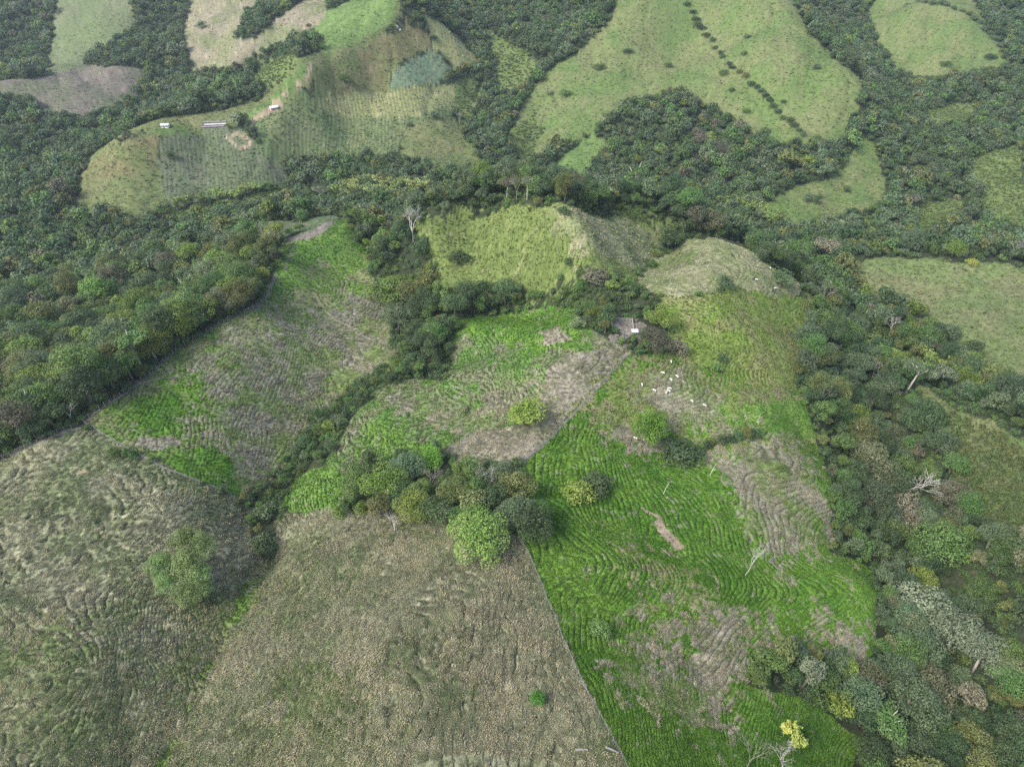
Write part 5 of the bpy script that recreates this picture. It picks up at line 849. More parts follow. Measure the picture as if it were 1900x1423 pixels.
# random point inside the picked cell
u, v = RNG.random(len(fi)), RNG.random(len(fi))
tx = VX[fi] * (1 - u) * (1 - v) + VX[fi + 1] * u * (1 - v) + VX[fi + NC] * (1 - u) * v + VX[fi + NC + 1] * u * v
ty = VY[fi] * (1 - u) * (1 - v) + VY[fi + 1] * u * (1 - v) + VY[fi + NC] * (1 - u) * v + VY[fi + NC + 1] * u * v
tz = VZ[fi] * (1 - u) * (1 - v) + VZ[fi + 1] * u * (1 - v) + VZ[fi + NC] * (1 - u) * v + VZ[fi + NC + 1] * u * v
ppx, ppy, pdp = project(tx, ty, tz)
tcl = CLS[fi]
keep = (ppx > -110) & (ppx < 2010) & (ppy > -60) & (ppy < 1540) & (RNG.random(len(fi)) < PP['dens'][tcl] / 1.7) & (RNG.random(len(fi)) > GAP[fi] * 2.2)
sel = np.flatnonzero(keep)
tx, ty, tz, tcl, pdp, fsel = tx[sel], ty[sel], tz[sel], tcl[sel], pdp[sel], fi[sel]
tint = ground_colour(tx, ty, tcl, np.zeros(len(tx)))
tint *= (RNG.uniform(.80, 1.22, len(tx)) * 1.10)[:, None]
row = terracette(tx, ty, ground_h(tx, ty), tcl, True)
tint *= (1.10 - np.where(np.isin(tcl, [PIDX['dry'], PIDX['drygreen'], PIDX['drystraw']]), .72, .52) * row)[:, None]
tint[np.isin(PP['kind'][tcl], [2, 4])] *= 1.12
straw = (RNG.random(len(tx)) < (.05 + .55 * np.maximum(fbm(tx, ty, 9, 3, 205, .6) - .05, 0))) & np.isin(tcl, [PIDX[k] for k in ('dry', 'drystraw', 'drygreen', 'greydry', 'deadbrush', 'slope', 'mixed')])
tint[straw] = tint[straw] * .4 + np.array([.40, .35, .22]) * .6
e = 1.5
gx = (base_h(tx + e, ty) - base_h(tx - e, ty)) / (2 * e); gy = (base_h(tx, ty + e) - base_h(tx, ty - e)) / (2 * e)
lod = np.clip(pdp / 280, .85, 2.0)
GRASS = [('dry_grass', 'matted straw coloured grass of the dry fields'), ('lush_grass', 'bright green grass on the near slopes'),
         ('pasture_grass', 'rough pasture grass on the hills'), ('scrub_growth', 'low green scrub on the ravine ridge and far patches'), ('maize_crop', 'maize and other crops standing on the far spur')]
for k, (nm, lab) in enumerate(GRASS):
    q = np.flatnonzero(PP['kind'][tcl] == k)
    n = len(q)
    s = RNG.uniform(.65, 1.25, n) * PP['scale'][tcl[q]] * lod[q]
    s = np.where(straw[q] & (k == 0), s * 1.55, s)
    rot = np.stack([np.clip(gy[q] * .7, -.6, .6), np.clip(-gx[q] * .7, -.6, .6), RNG.uniform(0, 6.28, n)], 1)
    if k == 0: rot[:, 2] = np.arctan2(-gy[q], -gx[q]) + 1.3 * fbm(tx[q], ty[q], 16, 3, 211) + RNG.normal(0, .35, n)
    scatter(nm, lab, np.stack([tx[q], ty[q], tz[q]], 1), rot, np.stack([s, s, s * RNG.uniform(.8, 1.2, n) * np.interp(pdp[q], [260, 520], [1, .45])], 1), RNG.integers(0, 4, n), TUFTS[k], tint[q])

# ------------------------------------------------------------------ trees: shared meshes (unit crown radius 1, scaled per tree)
def leaf_cards(P0, Nrm, size, r, droop=0.0):
    """quads of given size at points P0 facing Nrm"""
    n = len(P0)
    t = r.normal(size=(n, 3)); a = np.cross(Nrm, t); a /= np.linalg.norm(a, axis=1, keepdims=True) + 1e-9
    b = np.cross(Nrm, a)
    s = size * r.uniform(.6, 1.35, (n, 1)); q = s * r.uniform(.55, 1.0, (n, 1))
    if droop: b[:, 2] -= droop; b /= np.linalg.norm(b, axis=1, keepdims=True)
    V = np.stack([P0 - a * s * .5 - b * q * .35, P0 + b * q * -.6 + a * 0, P0 + a * s * .5 - b * q * .35 * 0, P0 + b * q * .6], 1).reshape(-1, 3)
    Q = np.arange(n * 4).reshape(-1, 4)
    return V, Q

def crown_mesh(name, seed, lobes=14, nleaf=1900, flat=.75, lobe_r=(.28, .42), size=.085, low=-.35, open_=0.0):
    r = np.random.default_rng(seed)
    C, Rr = [], []
    for i in range(lobes):
        z = r.uniform(low, 1.0); a = 2.399963 * i + r.uniform(-.5, .5)
        rad = math.sqrt(max(0, 1 - max(z, 0) ** 2)) * r.uniform(.45, .78)
        C.append((rad * math.cos(a), rad * math.sin(a), z * flat * r.uniform(.5, .75))); Rr.append(r.uniform(*lobe_r))
    C = np.array(C); Rr = np.array(Rr)
    w = Rr ** 2; w /= w.sum()
    li = r.choice(lobes, nleaf, p=w)
    d = r.normal(size=(nleaf, 3)); d[:, 2] += .35; d /= np.linalg.norm(d, axis=1, keepdims=True)
    P0 = C[li] + d * (Rr[li] * (1 - .22 * r.random(nleaf) ** 2))[:, None] * np.array([1, 1, .85])
    # drop leaves buried in other lobes
    inside = np.zeros(nleaf, bool)
    for c, q in zip(C, Rr): inside |= (np.linalg.norm(P0 - c, axis=1) < q * .72)
    P0 = P0[~inside]; d = d[~inside]
    nn = d * .9 + r.normal(size=d.shape) * .42 + np.array([0, 0, .25]); nn /= np.linalg.norm(nn, axis=1, keepdims=True)
    V, Q = leaf_cards(P0, nn, size, r)
    # inner leaves, so that gaps show foliage further in
    k = nleaf // 6
    P1 = C[r.integers(0, lobes, k)] * .6 + r.normal(size=(k, 3)) * .16
    n1 = r.normal(size=(k, 3)); n1 /= np.linalg.norm(n1, axis=1, keepdims=True)
    V1, Q1 = leaf_cards(P1, n1, size * 1.7, r)
    me = mesh_np(name, np.vstack([V, V1]), np.vstack([Q, Q1 + len(V)]))
    at = me.attributes.new('leaf', 'FLOAT', 'FACE')
    lt = np.clip(r.normal(.5, .28, len(P0)) + .25 * r.normal(size=lobes)[li[~inside]], 0, 1)
    at.data.foreach_set('value', np.concatenate([lt, np.zeros(len(P1))]).astype(np.float32))
    return me

def branches(mb, p, d, L, rad, depth, r, spread=.6, up=.25, n=5, kids=(2, 3), shrink=.68):
    q = p + d * L
    mid = p + d * L * .5 + Vector((r.uniform(-1, 1), r.uniform(-1, 1), r.uniform(-.3, .3))) * L * .08
    mb.tube([p, mid, q], [rad, rad * .82, rad * .62], n, cap=False)
    if depth == 0: return
    for k in range(r.randint(*kids)):
        a = r.uniform(0, 6.283)
        o = d.orthogonal().normalized(); o.rotate(Matrix.Rotation(a, 3, d))
        nd = (d + o * spread * r.uniform(.7, 1.3) + Vector((0, 0, up))).normalized()
        branches(mb, q if k else mid.lerp(q, .8), nd, L * shrink * r.uniform(.8, 1.15), rad * .6, depth - 1, r, spread, up * .6, max(3, n - 1), kids, shrink)

def trunk_mesh(name, seed, mat):
    """unit: crown base at z=1, ground at z=0; scaled to the tree"""
    r = random.Random(seed)
    mb = MB()
    lean = Vector((r.uniform(-.06, .06), r.uniform(-.06, .06), 0))
    mb.tube([Vector((0, 0, -.08)), Vector((0, 0, .45)) + lean, Vector((0, 0, .95)) + lean * 2], [.045, .034, .026], 7)
    for k in range(4):
        a = k * 1.7 + r.uniform(-.4, .4)
        s = Vector((0, 0, r.uniform(.6, .85))) + lean * 1.4
        e = s + Vector((math.cos(a) * .3, math.sin(a) * .3, .4))
        mb.tube([s, s.lerp(e, .5) + Vector((0, 0, .03)), e], [.02, .015, .008], 5)
    return mb.mesh(name, mat, True)

def bare_mesh(name, seed, depth=5, spread=.62, lean=0.0, mat=None, thin=1.0):
    r = random.Random(seed)
    mb = MB()
    branches(mb, Vector((0, 0, -.03)), Vector((lean, 0.0, 1)).normalized(), .36, .019 * thin, depth, r, spread, .22, 6, (3, 3), .68)
    return mb.mesh(name, mat, True)

CROWNS = [crown_mesh('crown', 200 + i, lobes=l, nleaf=n, flat=f, lobe_r=lr, size=sz) for i, (l, n, f, lr, sz) in enumerate([
    (12, 2300, .80, (.32, .46), .080), (18, 2500, .72, (.25, .38), .075), (24, 2600, .66, (.20, .34), .070), (15, 2300, .90, (.28, .40), .085),
    (20, 2500, .60, (.24, .36), .075), (7, 1700, .85, (.30, .46), .085), (30, 2300, .55, (.14, .26), .075), (9, 1500, 1.0, (.24, .40), .085)])]
BIGCROWNS = [crown_mesh('crown', 240 + i, lobes=l, nleaf=5200, flat=f, lobe_r=lr, size=.05) for i, (l, f, lr) in enumerate([(16, .75, (.28, .42)), (24, .66, (.20, .34)), (12, .85, (.30, .44))])]
FARCROWNS = [crown_mesh('crown', 260 + i, lobes=12 + 3 * i, nleaf=650, flat=.75, lobe_r=(.28, .42), size=.15) for i in range(4)]
SHRUBS = [crown_mesh('foliage', 280 + i, lobes=14 + 3 * i, nleaf=1700, flat=.62, lobe_r=(.28, .40), size=.095, low=-.6) for i in range(4)]
UMBRELLAS = [crown_mesh('crown', 300 + i, lobes=20, nleaf=1500, flat=.30, lobe_r=(.18, .28), size=.075, low=.1) for i in range(3)]
TRUNK = trunk_mesh('trunk', 7, BARK)
PTRUNK = trunk_mesh('trunk', 8, PALEBARK)

def plume_mesh(name, seed, n, upright=.5, leafn=46):
    """bamboo: culms that arch over with hanging leaf sprays (unit height 1)"""
    r = np.random.default_rng(seed)
    PP0, NN, LF = [], [], []
    mb = MB()
    for k in range(n):
        a = r.uniform(0, 6.283); d = np.array([math.cos(a), math.sin(a), 0]); reach = r.uniform(.12, .55); hh = r.uniform(.7, 1.0)
        b0 = d * r.uniform(0, .12)
        t = np.linspace(0, 1, 9)
        cx = b0[None] + d[None] * (reach * t ** 2.2)[:, None]; cz = hh * (1.12 * t - .28 * t ** 3.2)
        pts = cx + np.stack([0 * t, 0 * t, cz], 1)
        mb.tube([tuple(p) for p in pts], [.010 * (1 - .8 * x) for x in t], 3, cap=False)
        tt = r.uniform(.32, 1.0, leafn)
        q = np.stack([np.interp(tt, t, pts[:, j]) for j in range(3)], 1)
        wid = .085 * np.sin(np.pi * np.clip((tt - .25) / .8, 0, 1)) ** .7 + .01
        q += r.normal(size=q.shape) * wid[:, None] * np.array([1, 1, .5])
        PP0.append(q)
        nn = np.tile(d * .5 + np.array([0, 0, .7]), (leafn, 1)) + r.normal(size=(leafn, 3)) * .45
        NN.append(nn / np.linalg.norm(nn, axis=1, keepdims=True)); LF.append(np.clip(.25 + .6 * (tt - .3) + r.normal(0, .2, leafn), 0, 1))
    P0 = np.vstack(PP0); NNv = np.vstack(NN)
    V, Q = leaf_cards(P0, NNv, .085, r, droop=.5)
    me = mesh_np(name, V, Q)
    at = me.attributes.new('leaf', 'FLOAT', 'FACE'); at.data.foreach_set('value', np.concatenate(LF).astype(np.float32))
    return me, mb.mesh('culms', GREYBARK)

PLUMES = [plume_mesh('foliage', 320 + i, 13) for i in range(4)]

def on_obj(o, mat):
    """material on the object, so that meshes stay shared"""
    if not o.data.materials: o.data.materials.append(None)
    o.material_slots[0].link = 'OBJECT'; o.material_slots[0].material = mat

for me in CROWNS + BIGCROWNS + FARCROWNS + SHRUBS + UMBRELLAS + [p[0] for p in PLUMES]:
    me.materials.append(None)

def crown_of(root, me, mat, loc, scale, rz, name='crown'):
    c = link(name, me, root, loc); c.scale = scale; c.rotation_euler = (0, 0, rz); on_obj(c, mat); return c

R0 = random.Random(3)
def leafy_tree(name, x, y, diam, h, pal, label, cat, group=None, umbrella=False, pale=False, me=None, rz=None):
    z = gh(x, y) - .2
    root = tag(empty(name, (x, y, z)), label, cat, group)
    rz = R0.uniform(0, 6.28) if rz is None else rz
    rad = diam / 2
    if umbrella:
        me = me or R0.choice(UMBRELLAS); zc = h - rad * .25; sz = rad * .6
    else:
        me = me or R0.choice(BIGCROWNS if diam > 10 else CROWNS); sz = min(rad * 1.15, h * .62); zc = max(h - sz * .78, sz * .35)
    ax_ = R0.uniform(.84, 1.2)
    c = crown_of(root, me, LEAF[pal], (R0.uniform(-.1, .1) * rad, R0.uniform(-.1, .1) * rad, zc), (rad * 1.08 * ax_, rad * 1.08 / ax_, sz), rz)
    c.rotation_euler = (R0.gauss(0, .12), R0.gauss(0, .12), rz)
    t = link('trunk', PTRUNK if pale else TRUNK, root); t.scale = (max(h * .75, 5), max(h * .75, 5), zc + (0 if umbrella else sz * .1)); t.rotation_euler = (0, 0, R0.uniform(0, 6))
    return root

def shrub(name, x, y, diam, h, pal, label, cat, group=None):
    root = tag(empty(name, (x, y, gh(x, y) - .2)), label, cat, group)
    crown_of(root, R0.choice(SHRUBS), LEAF[pal], (0, 0, h * .42), (diam / 2 * 1.05, diam / 2 * 1.05, h * .72), R0.uniform(0, 6.28), 'foliage')
    s = link('stem', TRUNK, root); s.scale = (h * .5, h * .5, h * .5)
    return root

BARES = {}
def bare_tree(name, x, y, w, h, pal, label, cat, group=None, lean=0.0):
    key = (pal, R0.randint(0, 3), round(lean, 1))
    if key not in BARES:
        BARES[key] = bare_mesh('branches', 400 + 7 * len(BARES), 5, .62, lean, {'whitebark': WHITEBARK, 'greybark': GREYBARK}[pal], .85)
    me = BARES[key]
    root = tag(empty(name, (x, y, gh(x, y) - .1)), label, cat, group)
    o = link('branches', me, root)
    v = np.empty(len(me.vertices) * 3, np.float32); me.vertices.foreach_get('co', v); v = v.reshape(-1, 3)
    wx = max(np.ptp(v[:, 0]), np.ptp(v[:, 1])); sz = h / v[:, 2].max()
    o.scale = (min(w / wx, sz * 1.8), min(w / wx, sz * 1.8), sz); o.rotation_euler = (0, 0, 0 if lean else R0.uniform(0, 6.28))
    return root

def bamboo(name, x, y, diam, h, pal, label, cat, group=None):
    root = tag(empty(name, (x, y, gh(x, y) - .2)), label, cat, group)
    fm, cm = R0.choice(PLUMES)
    rz = R0.uniform(0, 6.28); s = max(diam / .95, h * .75)
    crown_of(root, fm, LEAF[pal], (0, 0, 0), (s, s, h), rz, 'foliage')
    c = link('culms', cm, root); c.scale = (s, s, h); c.rotation_euler = (0, 0, rz)
    return root

def palm_meshes():
    mb = MB(); mb.tube([(0, 0, -.1), (.02, 0, .5), (.05, .01, 1.0)], [.028, .022, .02], 7)
    tr = mb.mesh('trunk', GREYBARK, True)
    r = random.Random(9); fr = MB()
    for k in range(17):
        a = k * 2.4; d = Vector((math.cos(a), math.sin(a), 0)); s = Vector((-d.y, d.x, 0)); e = r.uniform(.1, .9)
        prev = None
        for i in range(7):
            t = i / 6
            c = Vector((.05, .01, 1.0)) + d * .33 * t + Vector((0, 0, .22 * e * t * 1.6 - .30 * t * t))
            w = .055 * math.sin(math.pi * min(1, .15 + t * .85)) + .008
            cur = (c + s * w - Vector((0, 0, w * .6)), c, c - s * w - Vector((0, 0, w * .6)))
            if prev:
                fr.quad(prev[0], prev[1], cur[1], cur[0]); fr.quad(prev[1], prev[2], cur[2], cur[1])
            prev = cur
    fm = fr.mesh('fronds')
    fm.materials.append(LEAF['palm'])
    at = fm.attributes.new('leaf', 'FLOAT', 'FACE'); at.data.foreach_set('value', np.random.default_rng(1).random(len(fm.polygons)).astype(np.float32))
    return tr, fm
PALM = palm_meshes()

def weeping_tree(name, x, y, w, h, pal, label, cat):
    """several leaning pale stems, each under its own feathery dome"""
    root = tag(empty(name, (x, y, gh(x, y) - .2)), label, cat)
    st = MB()
    tops = [(-.36, .30, .55, .27), (-.04, .60, .86, .30), (.22, .55, .80, .24), (.05, .28, .66, .27), (.24, .16, .52, .22), (.10, -.05, .34, .25), (-.22, .05, .44, .20), (.33, .02, .30, .18)]
    r = random.Random(4)
    for tx_, ty_, tz_, tr_ in tops:
        e = Vector((tx_ * w, ty_ * w, tz_ * h)); p = Vector((r.uniform(-.6, .6), r.uniform(-.6, .6), 0))
        m_ = p.lerp(e, .5) + Vector((0, 0, h * .06))
        st.tube([p, m_, e], [.26, .18, .08], 6)
        for k in range(5):
            a = r.uniform(0, 6.28); q = m_.lerp(e, .3 + .12 * k)
            st.tube([q, q + Vector((math.cos(a), math.sin(a), .8)) * tr_ * w * .6], [.09, .04], 4)
    o = link('stems', st.mesh('stems', PALEBARK, True), root)
    for k, (tx_, ty_, tz_, tr_) in enumerate(tops):
        rad = tr_ * w
        crown_of(root, BIGCROWNS[k % 3], LEAF[pal], (tx_ * w, ty_ * w, tz_ * h), (rad * .95, rad * .95, rad * 1.15), r.uniform(0, 6), 'crown')
    return root

def column_plant(name, x, y, w, h, pal, label, cat):
    root = tag(empty(name, (x, y, gh(x, y) - .2)), label, cat)
    fm, cm = plume_mesh('foliage', int(abs(x * 10)), 4, leafn=170)
    fm.materials.append(None)
    s_ = max(w * .9, h * .55)
    crown_of(root, fm, LEAF[pal], (0, 0, 0), (s_, s_, h), 0, 'foliage')
    c = link('culms', cm, root); c.scale = (s_, s_, h)
    return root

# ------------------------------------------------------------------ single trees and bushes
TAKEN = []
NTH = ['first', 'second', 'third', 'fourth', 'fifth', 'sixth', 'seventh', 'eighth', 'ninth', 'tenth', 'eleventh', 'twelfth'] + ['%dth' % i for i in range(13, 80)]
PALE_TRUNKS = ('white trunk', 'white trunked', 'pale limbs')
for kind, pal, x, y, w, h, lab, cat in PLANTS:
    TAKEN.append((x, y, w * (.62 if 'trunk' in lab and kind == 'leafy' else .30) if kind in ('leafy', 'umbrella', 'weeping') else w * .3))
    if kind in ('leafy', 'umbrella'):
        leafy_tree('umbrella_tree' if kind == 'umbrella' else 'lone_tree', x, y, w, h, pal, lab, cat, umbrella=kind == 'umbrella', pale=kind == 'umbrella' or any(k in lab for k in PALE_TRUNKS) or pal in ('silver', 'tan'))
    elif kind == 'shrub': shrub('bush', x, y, w, h, pal, lab, cat)
    elif kind == 'bare': bare_tree('bare_tree', x, y, w, h, pal, lab, cat)
    elif kind == 'lean': bare_tree('bare_tree', x, y, w, h, pal, lab, cat, lean=.38)
    elif kind == 'weeping': weeping_tree('feathery_tree', x, y, w, h, pal, lab, cat)
    elif kind == 'column': column_plant('plume_plant', x, y, w, h, pal, lab, cat)
    elif kind == 'palm':
        root = tag(empty('palm_tree', (x, y, gh(x, y) - .2)), lab, cat)
        for nm, me in zip(('trunk', 'fronds'), PALM):
            o = link(nm, me, root); o.scale = (h * 1.1, h * 1.1, h * .85)

for kind, pal, pts, lab, end in RUNS:
    n = len(pts)
    for k, (x, y, w, h) in enumerate(pts):
        TAKEN.append((x, y, w * .3))
        if kind == 'shrub':
            pl_ = pal if R0.random() < .65 else R0.choice(['mid', 'dark', 'olive', 'bluegrey'])
            shrub('shrub', x, y, w, h, pl_, '%s shrub of the %s, %s from %s' % ({'dark': 'dark green', 'mid': 'mid green', 'olive': 'olive', 'bluegrey': 'grey green'}[pl_], lab, NTH[k], end), 'shrub', lab)
        else: bamboo('bamboo_clump', x, y, w, h, pal, 'bamboo clump of the %s, %s from %s' % (lab, NTH[k], end), 'bamboo', lab)

# ------------------------------------------------------------------ woods
sp = 5.3
gxx, gyy = np.meshgrid(np.arange(-760, 760, sp), np.arange(36, 1240, sp))
fx = (gxx + RNG.uniform(-.46, .46, gxx.shape) * sp).ravel(); fy = (gyy + RNG.uniform(-.46, .46, gyy.shape) * sp).ravel()
fz = ground_h(fx, fy)
qx, qy, qd = project(fx, fy, fz + 8)
m = (qx > -190) & (qx < 2090) & (qy > -130) & (qy < 1640) & (qd > 40)
fx, fy, fz = fx[m], fy[m], fz[m]
fc = cover(fx, fy, False)
# keep crowns from spilling over the fields
edge = np.zeros(fx.shape, bool)
for a in np.linspace(0, 2 * math.pi, 8, endpoint=False):
    edge |= cover(fx + 1.7 * math.cos(a), fy + 1.7 * math.sin(a), False) != 0
m = (fc == 0) & (RNG.random(len(fx)) > .12)
for (x, y, r_) in TAKEN: m &= ((fx - x) ** 2 + (fy - y) ** 2) > (r_ + 1.2) ** 2
fx, fy, fz, edge = fx[m], fy[m], fz[m], edge[m]
n = len(fx)
big = RNG.random(n)
zone = fbm(fx, fy, 60, 3, 91)
fd = np.clip(4.8 + 9.0 * big ** 2.2 + 3.0 * zone, 4.2, 15.5)
fd[(fx < -115) & (fy < 420)] *= 1.22
gul = (fx > -112) & (fx < -15) & (fy > 120) & (fy < 262)
fd[gul] = np.clip(fd[gul] * .68, 3.4, 6.2)
fd[edge] = np.minimum(fd[edge], 6.5) * .9
emer = RNG.random(n) < .06
fd[emer] = np.minimum(fd[emer] * 1.4 + 1, 17)
fh = fd * RNG.uniform(.85, 1.2, n) + 2.0 + 2.5 * emer
fh[edge] = fd[edge] * .85 + 1
knob = (fx > 8) & (fx < 80) & (fy > 258) & (fy < 312)
fd[knob] = np.clip(fd[knob] * .62, 3.2, 6.5); fh[knob] = fd[knob] * .8 + .8
dist = np.hypot(fx, fy)
fh[dist > 450] *= .82
NAMES = ['dark', 'mid', 'bluegrey', 'olive', 'yellowgreen', 'brown', 'tangreen', 'silver', 'brightyellow']
def weights(x, y, d):
    w = np.tile(np.array([.36, .22, .22, .10, .05, .03, .015, .005, 0.0]), (len(x), 1))
    lw = (x < -60) & (y < 380)
    w[lw] = [.22, .28, .22, .11, .12, .01, .012, .008, .02]
    near_fence = lw & (fz > -26)
    w[near_fence] = [.10, .28, .12, .14, .22, .02, .04, .02, .06]
    rv = (x > 90) & (y < 330)
    w[rv] = [.28, .26, .29, .09, .04, .015, .02, .005, 0]
    gl = (x > -95) & (x < 70) & (y > 150) & (y < 345)
    w[gl] = [.42, .34, .10, .08, .06, 0, 0, 0, 0]
    fr = d > 450
    w[fr] = [.40, .18, .29, .085, .02, .018, .004, .003, 0]
    return w / w.sum(1, keepdims=True)
W = weights(fx, fy, dist)
cum = np.cumsum(W, 1); kp = (RNG.random(n)[:, None] > cum).sum(1).clip(0, len(NAMES) - 1)
px_, py_, dp_ = project(fx, fy, fz + fh * .7)
seen = visible(fx, fy, fz + fh) & (px_ > 0) & (px_ < 1900) & (py_ > 0) & (py_ < 1423)
score = np.where(seen, fd / dp_, 0)
order = np.argsort(-score)
single = order[:290]
is_single = np.zeros(n, bool); is_single[single] = True
ZONE = []
def zone_name(x, y, z):
    if x < -70 and y < 400: return 'the wood behind the post fence' if z > -28 else 'the deep wood in the side valley'
    if x > 85 and y < 330: return 'the ravine wood past the lush field' if x < 135 else 'the far bank of the ravine'
    if y < 345: return 'the gully wood between the grassy spurs' if x < 5 else 'the wooded knob above the corral'
    if y < 560: return 'the valley wood behind the olive hill'
    return 'the woods of the far hillside'
LOOK = {'dark': 'dark green', 'mid': 'mid green', 'bluegrey': 'grey green', 'olive': 'olive green', 'yellowgreen': 'yellow green', 'brown': 'brown grey', 'tangreen': 'tan flecked', 'silver': 'silvery', 'brightyellow': 'light green'}
ORD = ['', 'second', 'third', 'fourth', 'fifth', 'sixth', 'seventh', 'eighth', 'ninth', 'tenth', 'eleventh', 'twelfth'] + ['%dth' % i for i in range(13, 60)]
LMN = list(LANDMARKS); LMP = np.array([LANDMARKS[k_] for k_ in LMN])
rows = []
for k in single:
    x, y = float(fx[k]), float(fy[k]); pal = NAMES[kp[k]]
    sz = 'big' if fd[k] > 10.5 else ('medium sized' if fd[k] > 7.5 else 'small')
    dd = np.hypot(LMP[:, 0] - x, LMP[:, 1] - y); b = int(dd.argmin())
    dx, dy = x - LMP[b, 0], y - LMP[b, 1]
    rel = ('beyond' if dy > 0 else 'before') if abs(dy) > abs(dx) else 'beside'
    rows.append((dd[b], k, sz, pal, rel, LMN[b]))
count = {}
for d_, k, sz, pal, rel, lm in sorted(rows):
    x, y = float(fx[k]), float(fy[k])
    flat = R0.random() < .04 and pal in ('olive', 'brown', 'tangreen', 'silver', 'bluegrey', 'mid') and not edge[k]
    key = (sz, pal, rel, lm, flat); c_ = count.get(key, 0); count[key] = c_ + 1
    zn = zone_name(x, y, fz[k])
    lab = '%s %s %stree%s %s %s' % (sz, LOOK[pal], 'flat topped ' if flat else '', ', ' + ORD[c_] + ' such' if c_ else ', first such', rel, lm)
    leafy_tree('forest_tree', x, y, float(fd[k]), float(fh[k]), pal, lab, 'tree', 'trees of ' + zn[4:], pale=flat or R0.random() < .10, umbrella=flat)
# bare white trees standing among the near woods
free = np.flatnonzero(seen & ~is_single & (dist < 620) & ~edge)
free = free[RNG.permutation(len(free))[:34]]
bare_count = {}
for k in sorted(free, key=lambda k: dist[k]):
    x, y = float(fx[k]), float(fy[k]); b = int(np.hypot(LMP[:, 0] - x, LMP[:, 1] - y).argmin())
    c_ = bare_count.get(b, 0); bare_count[b] = c_ + 1
    bare_tree('bare_tree', x, y, float(fd[k]) * .9, float(fh[k]) + 3.5, 'whitebark' if R0.random() < .35 else 'greybark', 'bare pale tree in the wood, %s out from %s' % (['first'] [0] if not c_ else ORD[c_], LMN[b]), 'bare tree', 'bare trees among the woods')
is_single[free] = True

def wood_scatter(name, label, sel, meshes):
    protos = []
    for pi, pn in enumerate(NAMES):
        for mi, me in enumerate(meshes):
            o = proto('%s_%s_%s' % (name, pn, 'abcdefgh'[mi]), me); on_obj(o, LEAF[pn]); protos.append(o)
    # collection info sorts children by name
    names = sorted(p.name for p in protos); rank = {p.name: names.index(p.name) for p in protos}
    lut = np.array([rank['%s_%s_%s' % (name, pn, 'abcdefgh'[mi])] for pn in NAMES for mi in range(len(meshes))])
    q = np.flatnonzero(sel); nn = len(q)
    idx = lut[kp[q] * len(meshes) + RNG.integers(0, len(meshes), nn)]
    rad = fd[q] / 2 * 1.08; sz = np.minimum(fd[q] / 2 * 1.15, fh[q] * .62); zc = np.maximum(fh[q] - sz * .78, sz * .35)
    rot = np.stack([RNG.normal(0, .08, nn), RNG.normal(0, .08, nn), RNG.uniform(0, 6.28, nn)], 1)
    ax_ = RNG.uniform(.8, 1.25, nn)
    scatter(name, label, np.stack([fx[q], fy[q], fz[q] + zc], 1), rot, np.stack([rad * ax_, rad / ax_, sz], 1), idx, protos)

rest = ~is_single
wood_scatter('near_woodland', 'dense mixed trees of the ravine, gullies and side valley', rest & (dist < 420), CROWNS)
wood_scatter('far_woodland', 'dark woods covering the valley and the far hillsides', rest & (dist >= 420), FARCROWNS)

# undergrowth: covers the ground wherever the woods leave gaps
def bushes(name, label, step, rmax, rmin, classes, pals, d0, d1, chance, hz=.45):
    a, b = np.meshgrid(np.arange(-760, 760, step), np.arange(36, 1240, step))
    x = (a + RNG.uniform(-.5, .5, a.shape) * step).ravel(); y = (b + RNG.uniform(-.5, .5, a.shape) * step).ravel()
    r = np.hypot(x, y); mk = (r < rmax) & (r >= rmin) & (RNG.random(len(x)) < chance); x, y = x[mk], y[mk]
    z = ground_h(x, y); qx, qy, qd = project(x, y, z)
    mk = (qx > -150) & (qx < 2050) & (qy > -90) & (qy < 1600) & (qd > 40); x, y, z = x[mk], y[mk], z[mk]
    mk = np.isin(cover(x, y, True), [PIDX[c] for c in classes]); x, y, z = x[mk], y[mk], z[mk]
    d = RNG.uniform(d0, d1, len(x)) * np.clip(1 + .5 * fbm(x, y, 14, 2, 301), .5, 1.5)
    pr = []
    for pn in pals:
        for mi in range(2):
            o = proto('%s_%s_%s' % (name, pn, 'ab'[mi]), FARCROWNS[mi + 1]); on_obj(o, LEAF[pn]); pr.append(o)
    return scatter(name, label, np.stack([x, y, z + d * .2], 1), np.stack([RNG.normal(0, .1, len(x)), RNG.normal(0, .1, len(x)), RNG.uniform(0, 6.28, len(x))], 1),
                   np.stack([d / 2, d / 2, d * hz], 1), RNG.integers(0, len(pr), len(x)), pr)
bushes('undergrowth', 'dark bushes under and between the nearer woodland trees', 3.6, 430, 0, ('forest',), ('dark', 'mid'), 3.0, 5.0, .95)
bushes('far_undergrowth', 'dark bushes under the far woods', 6.5, 1250, 430, ('forest',), ('dark', 'mid'), 4.5, 7.0, .8)
bushes('pasture_weeds', 'tiny dark weeds and bushlets dotting the far pastures', 5.0, 1150, 380, ('pasture', 'pasture2', 'scrubpasture', 'brownpasture', 'pasture3', 'tanfar', 'brownfield'), ('dark', 'mid', 'olive', 'bluegrey'), .8, 2.0, .10)
bushes('ridge_bushes', 'low green scrub bushes on the ravine ridge and the far rough patches', 3.2, 900, 0, ('scrub', 'scrubgreen'), ('mid', 'yellowgreen', 'olive', 'palegreen'), 1.4, 3.2, .55)

# ------------------------------------------------------------------ fences
def polyline(pts, step):
    pts = np.array(pts, float); s = np.concatenate([[0], np.cumsum(np.hypot(*np.diff(pts, axis=0).T))])
    d = np.arange(0, s[-1], step)
    return np.stack([np.interp(d, s, pts[:, 0]), np.interp(d, s, pts[:, 1])], 1)

